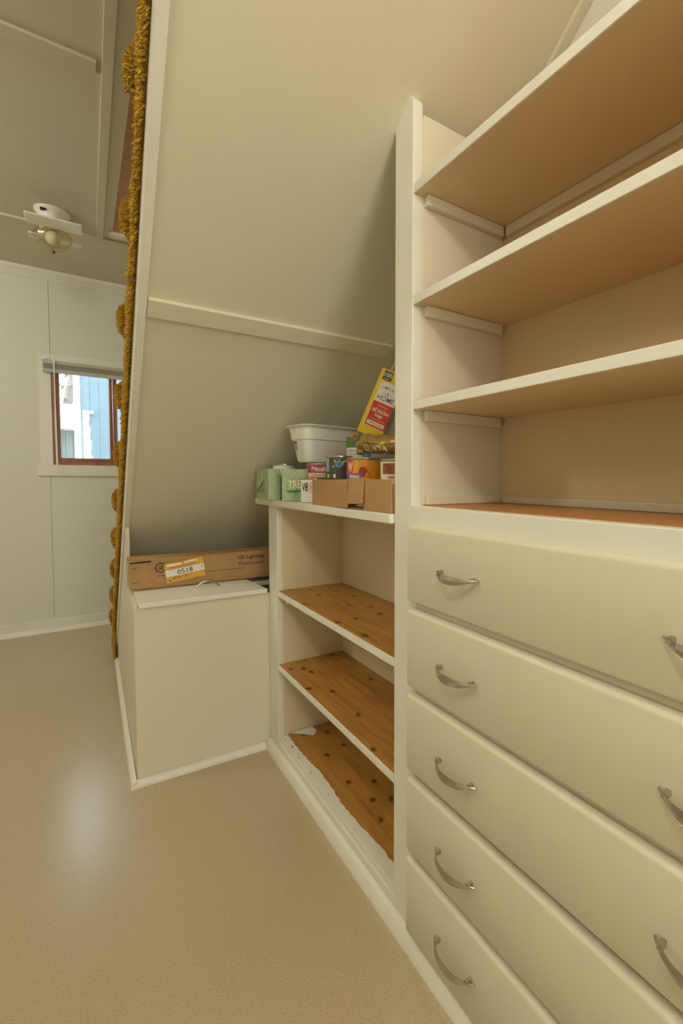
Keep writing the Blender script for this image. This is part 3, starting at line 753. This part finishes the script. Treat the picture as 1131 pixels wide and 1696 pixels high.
patch('printed_line', 'print_dark', cb, cf, [(0.235, 0.042), (0.380, 0.042), (0.380, 0.0436), (0.235, 0.0436)], 0.0006)
text_on('Flourescent Lamps Commercial', 'card_dark', cb, cf, 0.33, 0.1035, 0.15, 0.004)
tg = thing('paper_tag', 'orange and white paper tag numbered 0518 on the long carton', 'tag', (0.28, 1.925, 0.62))
tf0 = cf
ta = 0.14
def tf(u, v, l):
    uu = 0.109 + u * math.cos(ta) - v * math.sin(ta); vv_ = 0.012 + u * math.sin(ta) + v * math.cos(ta)
    return tf0(uu, vv_, 0.004 + 0.006 * math.sin(u * 30) ** 2 * (v / 0.07) + l)
b = B()
NU = 10
rows = [[tf(0.130 * i / NU, 0.072 * j / 2, 0) for i in range(NU + 1)] for j in range(3)]
for j in range(2):
    for i in range(NU):
        b.poly([rows[j][i], rows[j][i + 1], rows[j + 1][i + 1], rows[j + 1][i]])
bmesh.ops.remove_doubles(b.bm, verts=b.bm.verts, dist=1e-5)
tgp = b.build('tag_sheet', 'tag_orange', tg, smooth=True)
patch('white_band', 'white', tgp, tf, [(0.0, 0.023), (0.130, 0.047)], 0.0004, NU)
patch('white_band', 'white', tgp, tf, [(0.008, 0.060), (0.055, 0.067)], 0.0004, 6)
patch('white_band', 'cream_print', tgp, tf, [(0.066, 0.062), (0.110, 0.069)], 0.0004, 6)
patch('yellow_band', 'yellow', tgp, tf, [(0.002, 0.068), (0.05, 0.0715)], 0.0004, 6)
text_on('0518', 'black', tgp, tf, 0.064, 0.035, 0.052, 0.018, 0.008)
text_on('7', 'black', tgp, tf, 0.122, 0.036, 0.007, 0.011)
text_on('DEPT/DIV. - NO.', 'print_dark', tgp, tf, 0.047, 0.016, 0.052, 0.006, 0.01)
text_on('M', 'print_dark', tgp, tf, 0.010, 0.009, 0.006, 0.006, 0.01)
text_on('RECEIVED MERCHANDISE', 'print_dark', tgp, tf, 0.060, 0.055, 0.090, 0.0035)
B().lathe([(0.006, 0), (0.006, 0.002)], tuple(tf(0.112, 0.056, 0.0)), 12, 'Y').build('reinforcement', 'white', tgp)

# ------------------------------------------------------------------ groceries on the counter
ZT = 0.9245
CAMXY = Vector((0, 0))
def cyl_fn(cx, cy, z0, r, turn=0.0):
    c = (CAMXY - Vector((cx, cy))).normalized(); f = -c; rt = Vector((f.y, -f.x))
    def fn(u, v, l):
        a = u + turn
        d = c * math.cos(a) + rt * math.sin(a)
        return Vector((cx + d.x * (r + l), cy + d.y * (r + l), z0 + v))
    return fn
def can(name, label, cx, cy, z0, r, h, lab, group='food cans on the counter', cat='can'):
    t = thing(name, label, cat, (cx, cy, z0), group)
    e = 0.0022
    prof_ = [(r - 0.004, 0.003), (r - 0.001, 0.0), (r + e * 0.4, 0.001), (r + e * 0.4, 0.004), (r - 0.001, 0.006), (r - 0.001, h - 0.006), (r + e * 0.4, h - 0.004), (r + e * 0.4, h - 0.001), (r - 0.001, h), (r - 0.004, h - 0.003)]
    B().lathe(prof_, (cx, cy, z0), 32).build('tin', 'tin', t, smooth=True)
    lb = None
    if lab:
        seg = 40
        rings = [[Vector((cx + r * math.cos(2 * math.pi * i / seg), cy + r * math.sin(2 * math.pi * i / seg), z0 + hh)) for i in range(seg)] for hh in (0.0065, h - 0.0065)]
        lb = B().loft(rings, caps=False).build('paper_label', lab, t, smooth=True)
    return t, lb, cyl_fn(cx, cy, z0, r)
def rect(u0, u1, v0, v1): return [(u0, v0), (u1, v1)]
PI = math.pi

# torn cardboard tray along the counter edge
ty = thing('cardboard_tray', 'low torn cardboard tray holding cans at the counter edge', 'tray', (0.62, 1.11, ZT))
box('base', 'card', 0.552, 0.664, 0.895, 1.325, ZT, ZT + 0.003, ty, 0)
b = B(); b.loft([[Vector((0.547, 1.326, ZT)), Vector((0.547, 1.326, 0.997)), Vector((0.551, 1.326, 0.997)), Vector((0.551, 1.326, ZT))],
                 [Vector((0.545, 1.20, ZT - 0.0)), Vector((0.545, 1.20, 0.997)), Vector((0.549, 1.20, 0.997)), Vector((0.549, 1.20, ZT))],
                 [Vector((0.540, 1.092, ZT + 0.002)), Vector((0.542, 1.092, 0.999)), Vector((0.546, 1.092, 0.999)), Vector((0.545, 1.092, ZT + 0.002))]])
b.build('front_wall', 'card', ty)
b = B(); b.loft([[Vector((0.545, 1.010, ZT)), Vector((0.545, 1.010, 1.000)), Vector((0.549, 1.010, 1.000)), Vector((0.549, 1.010, ZT))],
                 [Vector((0.547, 0.890, ZT)), Vector((0.547, 0.890, 0.998)), Vector((0.551, 0.890, 0.998)), Vector((0.551, 0.890, ZT))]])
b.build('front_wall', 'card', ty)
b = B(); b.loft([[Vector((0.535, 1.080, 0.938)), Vector((0.542, 1.080, 1.001)), Vector((0.545, 1.080, 1.001)), Vector((0.538, 1.080, 0.938))],
                 [Vector((0.537, 1.005, 0.941)), Vector((0.541, 1.005, 1.003)), Vector((0.544, 1.005, 1.003)), Vector((0.540, 1.005, 0.941))]])
b.build('loose_flap', 'card', ty)
box('back_wall', 'card', 0.662, 0.666, 0.895, 1.325, ZT + 0.003, 0.985, ty, 0)
box('end_wall', 'card', 0.553, 0.661, 0.890, 0.894, ZT + 0.003, 0.99, ty, 0)

TZ = ZT + 0.0035
# orange chili bean can, lower right
t, lb, f = can('food_can', 'orange can of chili beans with a red pepper picture in the tray', 0.612, 1.128, TZ, 0.0465, 0.127, 'orange')
zz = 0.052
patch('print_area', 'red', lb, f, rect(-1.5, -0.72, zz + 0.032, zz + 0.068), 0.0005, 6)
text_on('W', 'cream_print', lb, f, -0.93, zz + 0.050, 0.42, 0.026, 0.03)
patch('print_area', 'purple', lb, f, rect(-1.4, -0.15, zz + 0.020, zz + 0.034), 0.0008, 8)
text_on('Beans', 'cream_print', lb, f, -0.62, zz + 0.027, 0.62, 0.0095, 0.02)
patch('pepper_picture', 'chili', lb, f, [(-0.42, zz + 0.030), (-0.1, zz + 0.026), (0.42, zz + 0.008), (0.5, zz + 0.010), (0.22, zz + 0.036), (0.0, zz + 0.050), (-0.25, zz + 0.050)], 0.0010)
patch('pepper_stem', 'lime', lb, f, [(-0.55, zz + 0.045), (-0.42, zz + 0.052), (-0.28, zz + 0.060), (-0.36, zz + 0.062), (-0.33, zz + 0.070), (-0.45, zz + 0.064), (-0.60, zz + 0.068), (-0.50, zz + 0.058)], 0.0010)
patch('print_area', 'yellow', lb, f, rect(0.95, 1.25, zz - 0.01, zz + 0.066), 0.0005, 4)
text_on('NUTRITION', 'black', lb, f, 1.08, zz + 0.03, 0.05, 0.05, 0.0)
# supports hidden low in the tray and behind it
t, lb, f = can('food_can', 'plain tin can low in the tray beneath the black bean can', 0.600, 1.256, TZ, 0.034, 0.062, None)
# black bean can
t, lb, f = can('food_can', 'black can with a blue oval emblem on a heap in the tray', 0.600, 1.256, TZ + 0.0625, 0.0375, 0.074, 'grey_dark')
patch('print_area', 'blue_pale', lb, f, rect(-1.35, -0.85, 0.030, 0.066), 0.0005, 4)
patch('print_area', 'lime', lb, f, disc_pts(-0.95, 0.017, 0.16, 0.006), 0.0006)
for i in range(34):
    rng2 = random.Random(i); uu = rng2.uniform(-0.55, 0.9); v2 = rng2.uniform(0.040, 0.064)
    if (abs(uu + 0.02) < 0.28 and 0.036 < v2 < 0.062): continue
    patch('bean_picture', 'cream_print' if i % 3 == 0 else ('lime' if i % 3 == 1 else 'green'), lb, f, disc_pts(uu, v2, 0.06, 0.0018, 8), 0.0006)
patch('emblem', 'blue_pale', lb, f, disc_pts(-0.03, 0.050, 0.26, 0.0092), 0.0007)
patch('emblem', 'blue', lb, f, disc_pts(-0.03, 0.050, 0.20, 0.0070), 0.0009)
text_on('BLACK', 'cream_print', lb, f, 0.78, 0.026, 0.52, 0.008, 0.03)
patch('print_area', 'cream_print', lb, f, rect(-0.45, -0.28, 0.012, 0.022), 0.0006, 2)
# small can by the stile
t, lb, f = can('food_can', 'small can with a red food picture half hidden by the tall stile', 0.604, 0.957, TZ, 0.0375, 0.118, 'cream_print')
patch('food_picture', 'meat', lb, f, [(-0.9, 0.083), (0.9, 0.083), (0.9, 0.108), (-0.9, 0.108)] and rect(-1.0, 0.9, 0.083, 0.108), 0.0005, 8)
text_on('BEEF STEW', 'red', lb, f, 0.0, 0.076, 1.1, 0.006, 0.01)
text_on('NET WT 15 OZ', 'grey_dark', lb, f, 0.0, 0.066, 1.0, 0.004)
# sweet potato can
t, lb, f = can('food_can', 'magenta can of cut sweet potatoes behind the white carton', 0.634, 1.470, ZT + 0.0005, 0.0400, 0.124, 'magenta')
z1 = 0.058
text_on('Princella', 'cream_print', lb, f, -0.10, z1 + 0.048, 1.25, 0.017, 0.025)
patch('print_area', 'cream_print', lb, f, rect(-1.15, 1.1, z1 + 0.022, z1 + 0.035), 0.0005, 10)
text_on('Cut Sweet Potatoes', 'magenta', lb, f, 0.02, z1 + 0.0285, 1.75, 0.0072, 0.02)
patch('print_area', 'orange', lb, f, rect(-1.25, -0.50, z1 + 0.006, z1 + 0.020), 0.0006, 5)
patch('print_area', 'green', lb, f, rect(-0.25, 1.2, z1 + 0.006, z1 + 0.021), 0.0006, 6)
patch('print_area', 'cream_print', lb, f, rect(-0.48, -0.27, z1 + 0.004, z1 + 0.018), 0.0007, 2)
# green bean can on top of another can
t, lb, f = can('food_can', 'plain tin can standing under the green and white can', 0.708, 1.345, ZT + 0.0005, 0.037, 0.100, None)
t, lb, f = can('food_can', 'green and white can with blue band on top behind', 0.708, 1.345, ZT + 0.101, 0.0375, 0.106, 'white')
t['label'] = 'green and white can with a blue band, highest of the cans'
patch('print_area', 'green', lb, f, rect(-1.57, 1.57, 0.070, 0.0995), 0.0005, 16)
patch('print_area', 'blue', lb, f, rect(-0.55, 0.75, 0.082, 0.095), 0.0008, 8)
text_on('Green Beans', 'cream_print', lb, f, 0.10, 0.0885, 1.0, 0.006, 0.01)
patch('print_area', 'blue', lb, f, rect(0.30, 1.5, 0.052, 0.074), 0.0010, 8)
patch('print_area', 'blue_pale', lb, f, rect(0.30, 1.5, 0.020, 0.052), 0.0010, 8)
text_on('SODIUM', 'grey_dark', lb, f, -0.55, 0.060, 0.8, 0.005)
text_on('Calories 20', 'grey_dark', lb, f, -0.50, 0.050, 0.8, 0.005)
# white can behind the tissue packs
t, lb, f = can('food_can', 'white can with silver rim behind the mint green packs', 0.608, 1.738, ZT + 0.0005, 0.0395, 0.128, 'white')
# brown can under the tub
t, lb, f = can('food_can', 'brown can under the white tub, mostly hidden', 0.676, 1.605, ZT + 0.0005, 0.037, 0.124, 'foil_brown')
patch('print_area', 'cream_print', lb, f, rect(-0.9, 0.4, 0.094, 0.112), 0.0005, 8)

# white juice carton
def carton(name, label, cx, cy, z0, wdt, dep, h, ang, mat, cat='box', group=None, lean=None):
    """upright box; ang = heading of the front face normal, measured from -Y towards -X"""
    t_ = thing(name, label, cat, (cx, cy, z0), group)
    m_ = Matrix.Translation((cx, cy, z0)) @ Matrix.Rotation(-ang, 4, 'Z')
    B().box(-wdt / 2, wdt / 2, 0, dep, 0, h, m_).build('carton', mat, t_, 0.001)
    u = (m_.to_3x3() @ Vector((1, 0, 0)))
    f_ = plane_fn(m_ @ Vector((-wdt / 2, 0, 0)), u, (0, 0, 1))
    fl_ = plane_fn(m_ @ Vector((-wdt / 2, dep, 0)), m_.to_3x3() @ Vector((0, -1, 0)), (0, 0, 1))
    return t_, f_, fl_
t, f, fl = carton('juice_carton', 'white carton with a tomato picture beside the cardboard tray', 0.588, 1.405, ZT + 0.0005, 0.105, 0.030, 0.070, math.radians(58), 'white')
text_on('V8', 'black', t, f, 0.016, 0.048, 0.022, 0.028, 0.02, 0.1)
for i, s_ in enumerate(('ORIGINAL', 'VEGETABLE', '100% JUICE', 'LOW SODIUM')):
    text_on(s_, 'red', t, f, 0.047, 0.060 - i * 0.0095, 0.032, 0.006, 0.02 if i == 1 else 0.0)
patch('tomato_picture', 'red', t, f, disc_pts(0.082, 0.020, 0.014), 0.0006)
patch('leaf_picture', 'green', t, f, [(0.058, 0.010), (0.066, 0.012), (0.078, 0.034), (0.074, 0.048), (0.064, 0.042), (0.056, 0.022)], 0.0008)
patch('leaf_picture', 'green', t, f, disc_pts(0.094, 0.064, 0.006, 0.004, 8), 0.0008)

# two mint green packs
t, f, fl = carton('tissue_pack', 'mint green carton at the far left end of the counter', 0.5460, 1.660, ZT + 0.0005, 0.042, 0.135, 0.108, 0.0, 'mint')
t['group'] = 'mint green cartons on the counter'
text_on('TREET', 'cream_print', t, fl, 0.045, 0.062, 0.075, 0.024, 0.02, 0.0, 0.5)
patch('green_swash', 'green_dark', t, fl, [(0.005, 0.022), (0.02, 0.026), (0.09, 0.062), (0.085, 0.068), (0.006, 0.032)], 0.0006)
for i in range(26):
    rr = random.Random(40 + i); a = rr.uniform(0.2, 2.9); L_ = rr.uniform(0.02, 0.05); cu_, cv_ = 0.06 + rr.uniform(-.03, .03), rr.uniform(0.0, 0.05)
    patch('leaf_print', 'mint_dark', t, fl, [(cu_, cv_), (min(cu_ + L_ * math.cos(a) * 0.6 + 0.002, 0.133), min(cv_ + L_ * math.sin(a) * 0.6, 0.105)), (max(min(cu_ + L_ * math.cos(a), 0.133), 0.002), min(cv_ + L_ * math.sin(a), 0.106)), (max(cu_ + L_ * math.cos(a) * 0.5 - 0.002, 0.001), min(cv_ + L_ * math.sin(a) * 0.6, 0.105))], 0.0003)
t, f, fl = carton('tissue_pack', 'mint green carton lettered TREE behind the white carton', 0.5833, 1.551, ZT + 0.0005, 0.100, 0.045, 0.106, math.radians(42), 'mint')
t['group'] = 'mint green cartons on the counter'
text_on('TREET', 'cream_print', t, f, 0.060, 0.056, 0.074, 0.026, 0.02, 0.15, 0.06)
patch('green_swash', 'green_dark', t, f, [(0.018, 0.027), (0.060, 0.028), (0.098, 0.040), (0.098, 0.046), (0.060, 0.036), (0.018, 0.034)], 0.0006)
for i in range(40):
    rr = random.Random(80 + i); a = rr.uniform(0.2, 2.9); L_ = rr.uniform(0.02, 0.05); cu_, cv_ = rr.uniform(0.01, 0.092), rr.uniform(0.0, 0.06)
    patch('leaf_print', 'mint_dark', t, f, [(cu_, cv_), (min(cu_ + L_ * math.cos(a) * 0.6 + 0.002, 0.098), min(cv_ + L_ * math.sin(a) * 0.6, 0.104)), (max(min(cu_ + L_ * math.cos(a), 0.098), 0.002), min(cv_ + L_ * math.sin(a), 0.105)), (max(cu_ + L_ * math.cos(a) * 0.5 - 0.002, 0.001), min(cv_ + L_ * math.sin(a) * 0.6, 0.104))], 0.0003)

# white plastic tub resting on the cans
tu = thing('plastic_tub', 'white plastic dish tub resting on top of the cans', 'tub', (0.69, 1.53, 1.053))
A = Vector((0.577, 1.448)); e1 = Vector((-0.19, 0.98)).normalized(); e2 = Vector((0.98, 0.19)).normalized()
TL1, TL2 = 0.140, 0.222
ctr = A + e1 * TL1 / 2 + e2 * TL2 / 2
def rrect(scale_in, rad, z, n=6):
    hx, hy = TL1 / 2 - scale_in, TL2 / 2 - scale_in
    pts_ = []
    for (sx, sy, a0) in ((1, 1, 0), (-1, 1, 90), (-1, -1, 180), (1, -1, 270)):
        for i in range(n + 1):
            a = math.radians(a0 + 90 * i / n)
            p = ctr + e1 * (sx * (hx - rad) + rad * math.cos(a)) + e2 * (sy * (hy - rad) + rad * math.sin(a))
            pts_.append(Vector((p.x, p.y, z)))
    return pts_
zb = 1.0535
rings = [rrect(0.034, 0.020, zb), rrect(0.028, 0.026, zb + 0.006), rrect(0.017, 0.028, zb + 0.072), rrect(0.013, 0.028, zb + 0.074), rrect(0.008, 0.028, zb + 0.112), rrect(0.002, 0.030, zb + 0.113), rrect(-0.002, 0.032, zb + 0.117), rrect(0.001, 0.030, zb + 0.120), rrect(0.010, 0.026, zb + 0.119), rrect(0.018, 0.026, zb + 0.074), rrect(0.031, 0.024, zb + 0.009), rrect(0.040, 0.018, zb + 0.006)]
B().loft(rings).build('basin', 'white_gloss', tu, smooth=True)
lf = plane_fn(Vector((A.x + e1.x * 0.100 + e2.x * 0.0243, A.y + e1.y * 0.100 + e2.y * 0.0243, zb + 0.028)), (-e1.x, -e1.y, 0), (-0.157, -0.03, 1))
stk = patch('price_sticker', 'blue_pale', tu, lf, [(0, 0.012), (0.020, 0.012), (0.020, 0.040), (0, 0.040)], 0.0012)
patch('barcode', 'black', stk, lf, [(0.001, 0.035), (0.019, 0.035), (0.019, 0.039), (0.001, 0.039)], 0.0016)
patch('embossed_mark', 'grey_print', stk, lf, [(0.005, -0.004), (0.016, -0.004), (0.016, 0.007), (0.005, 0.007)], 0.0012)

# gold coffee bag lying on the cans
bagn = thing('coffee_bag', 'shiny gold foil coffee bag lying on top of the cans', 'bag', (0.66, 1.12, 1.062))
P0 = Vector((0.640, 1.195, 1.098)); P1 = Vector((0.672, 0.975, 1.084))
ax = (P1 - P0); Lb = ax.length; axn = ax.normalized()
vb = Vector((-0.35, -0.1, 0.93)); vb = (vb - axn * vb.dot(axn)).normalized(); nb_ = axn.cross(vb).normalized()
def bag_pt(t, a):
    th = 0.004 + 0.024 * math.sin(math.pi * min(max(t, 0), 1)) ** 0.55
    hh = 0.025 + 0.002 * math.sin(9 * t)
    wob = 0.0010 * math.sin(17 * t + 3 * a) + 0.0010 * math.sin(31 * t - 2 * a)
    return P0 + axn * (t * Lb) + vb * (math.sin(a) * (hh + wob)) + nb_ * (math.cos(a) * (th + wob))
rings = [[bag_pt(i / 24, 2 * math.pi * k / 20) for k in range(20)] for i in range(25)]
bg_o = B().loft(rings).build('bag', 'foil_gold', bagn, smooth=True)
def bag_fn(u, v, l):   # print facing the room
    s_ = max(-0.95, min(0.95, v / 0.029)); a = math.asin(s_)
    sgn = -1 if nb_.dot(Vector((-0.8, -0.6, 0))) < 0 else 1
    aa = a if sgn > 0 else math.pi - a
    return bag_pt(u / Lb, aa) + nb_ * sgn * (l + 0.0008)
for i in range(12):
    u0_, u1_ = 0.030 + i * 0.0155, 0.030 + (i + 1) * 0.0155
    patch('dark_band', 'foil_brown', bg_o, bag_fn, [(u0_, -0.020), (u1_, -0.020), (u1_, 0.012), (u0_, 0.012)], 0.0004)
text_on('ID HOA', 'cream_print', bg_o, bag_fn, 0.088, -0.002, 0.105, 0.020, 0.008)
b = B()
cr_rings = []
for i in range(9):
    y_ = -0.034 + 0.068 * i / 8
    q = P0 + vb * y_ + axn * -0.004
    cr_rings.append([q + nb_ * 0.003 * math.sin(i * 2.1) + nb_ * 0.002, q + nb_ * 0.003 * math.sin(i * 2.1) - nb_ * 0.002, q - axn * (0.030 + 0.004 * math.sin(i * 1.7)) + nb_ * 0.004 * math.sin(i * 2.9) - nb_ * 0.001, q - axn * (0.030 + 0.004 * math.sin(i * 1.7)) + nb_ * 0.004 * math.sin(i * 2.9) + nb_ * 0.001])
b.loft(cr_rings).build('crimped_end', 'foil_gold', bg_o)

# yellow trash bag carton leaning on the cans
P0y = Vector((0.660, 1.2642, 1.1413))
n = Vector((-math.cos(0.9) * math.cos(-0.1), -math.sin(0.9) * math.cos(-0.1), math.sin(-0.1)))
# edge directions found on the plane of the narrow face
camp = Vector((0, 0, 1.0))
def back(px, py):
    d = _r * ((px - 704.42) / 793.13) - _u * ((py - 830.48) / 793.13) + _f
    return camp + d * ((P0y - camp).dot(n) / d.dot(n))
vdir = (back(634, 608.5) - P0y).normalized()
udir = vdir.cross(n).normalized()
if udir.dot(back(629, 730) - P0y) < 0: udir = -udir
yb = thing('bag_carton', 'tall yellow carton of kitchen bags leaning at an angle on the cans', 'box', tuple(P0y))
WY, HY, DY = 0.0745, 0.196, 0.115
nn = n.normalized()
corn = lambda a, b_, c: P0y + udir * a + vdir * b_ - nn * c
b = B(); b.loft([[corn(0, 0, 0), corn(WY, 0, 0), corn(WY, HY, 0), corn(0, HY, 0)], [corn(0, 0, DY), corn(WY, 0, DY), corn(WY, HY, DY), corn(0, HY, DY)]])
b.build('carton', 'yellow', yb, 0.001)
yf_ = lambda u, v, l: P0y + udir * u + vdir * v + nn * l
yside = lambda u, v, l: P0y + udir * (WY + l) + vdir * v - nn * u
patch('side_print', 'grey_print', yb, yside, [(0.002, 0.0), (DY - 0.002, 0.0), (DY - 0.002, 0.120), (0.002, 0.135)], 0.0006)
patch('print_area', 'grey_dark', yb, yf_, [(0.010, 0.166), (0.037, 0.166), (0.037, 0.193), (0.010, 0.193)], 0.0006)
text_on('100', 'cream_print', yb, yf_, 0.0235, 0.182, 0.023, 0.012, 0.012)
text_on('BAGS', 'cream_print', yb, yf_, 0.0235, 0.1705, 0.012, 0.004, 0.01)
patch('print_area', 'white', yb, yf_, [(0.012, 0.104), (0.0735, 0.104), (0.0735, 0.161), (0.012, 0.161)], 0.0006)
word = 'COMPLETE'
for i, ch in enumerate(word):
    uu = 0.0185 + i * 0.0070; arch = 0.0035 * math.sin(PI * i / 7)
    text_on(ch, 'grey_dark', yb, yf_, uu, 0.1435 + arch, 0.0046 if ch != 'M' else 0.006, 0.0082, 0.004, rot=0.18 - 0.05 * i)
text_on('HOME', 'grey_dark', yb, yf_, 0.043, 0.116, 0.052, 0.0150, 0.004)
patch('house_mark', 'seal', yb, yf_, [(0.0395, 0.1265), (0.0465, 0.1265), (0.0465, 0.132), (0.043, 0.136), (0.0395, 0.132)], 0.0009)
for u0_ in (0.029, 0.051):
    patch('dash', 'grey_dark', yb, yf_, [(u0_, 0.130), (u0_ + 0.007, 0.130), (u0_ + 0.007, 0.1308), (u0_, 0.1308)], 0.0009)
patch('print_area', 'cream_print', yb, yf_, [(0.010, 0.0265), (0.0738, 0.0265), (0.0738, 0.1035), (0.010, 0.1035)], 0.0005)
patch('print_area', 'red', yb, yf_, [(0.0118, 0.028), (0.0735, 0.028), (0.0735, 0.102), (0.0118, 0.102)], 0.0007)
text_on('DRAWSTRING', 'cream_print', yb, yf_, 0.044, 0.092, 0.030, 0.0035, 0.01)
text_on('tall kitchen', 'cream_print', yb, yf_, 0.0425, 0.0785, 0.053, 0.0130, 0.015)
text_on('bags', 'cream_print', yb, yf_, 0.0425, 0.0635, 0.023, 0.0135, 0.015)
text_on('13 GALLON (49.2 L)', 'cream_print', yb, yf_, 0.043, 0.0510, 0.045, 0.0035, 0.01)
patch('print_area', 'cream_print', yb, yf_, [(0.016, 0.033), (0.069, 0.033), (0.069, 0.0445), (0.016, 0.0445)], 0.0009)
text_on('COMPARE TO GLAD', 'red', yb, yf_, 0.0425, 0.0388, 0.044, 0.0045, 0.01)
patch('seal', 'seal', yb, yside, disc_pts(0.022, 0.055, 0.016), 0.0012)
patch('bag_picture', 'blue_pale', yb, yside, [(0.012, 0.08), (0.06, 0.10), (0.06, 0.104), (0.012, 0.085)], 0.0010)

bpy.context.view_layer.update()
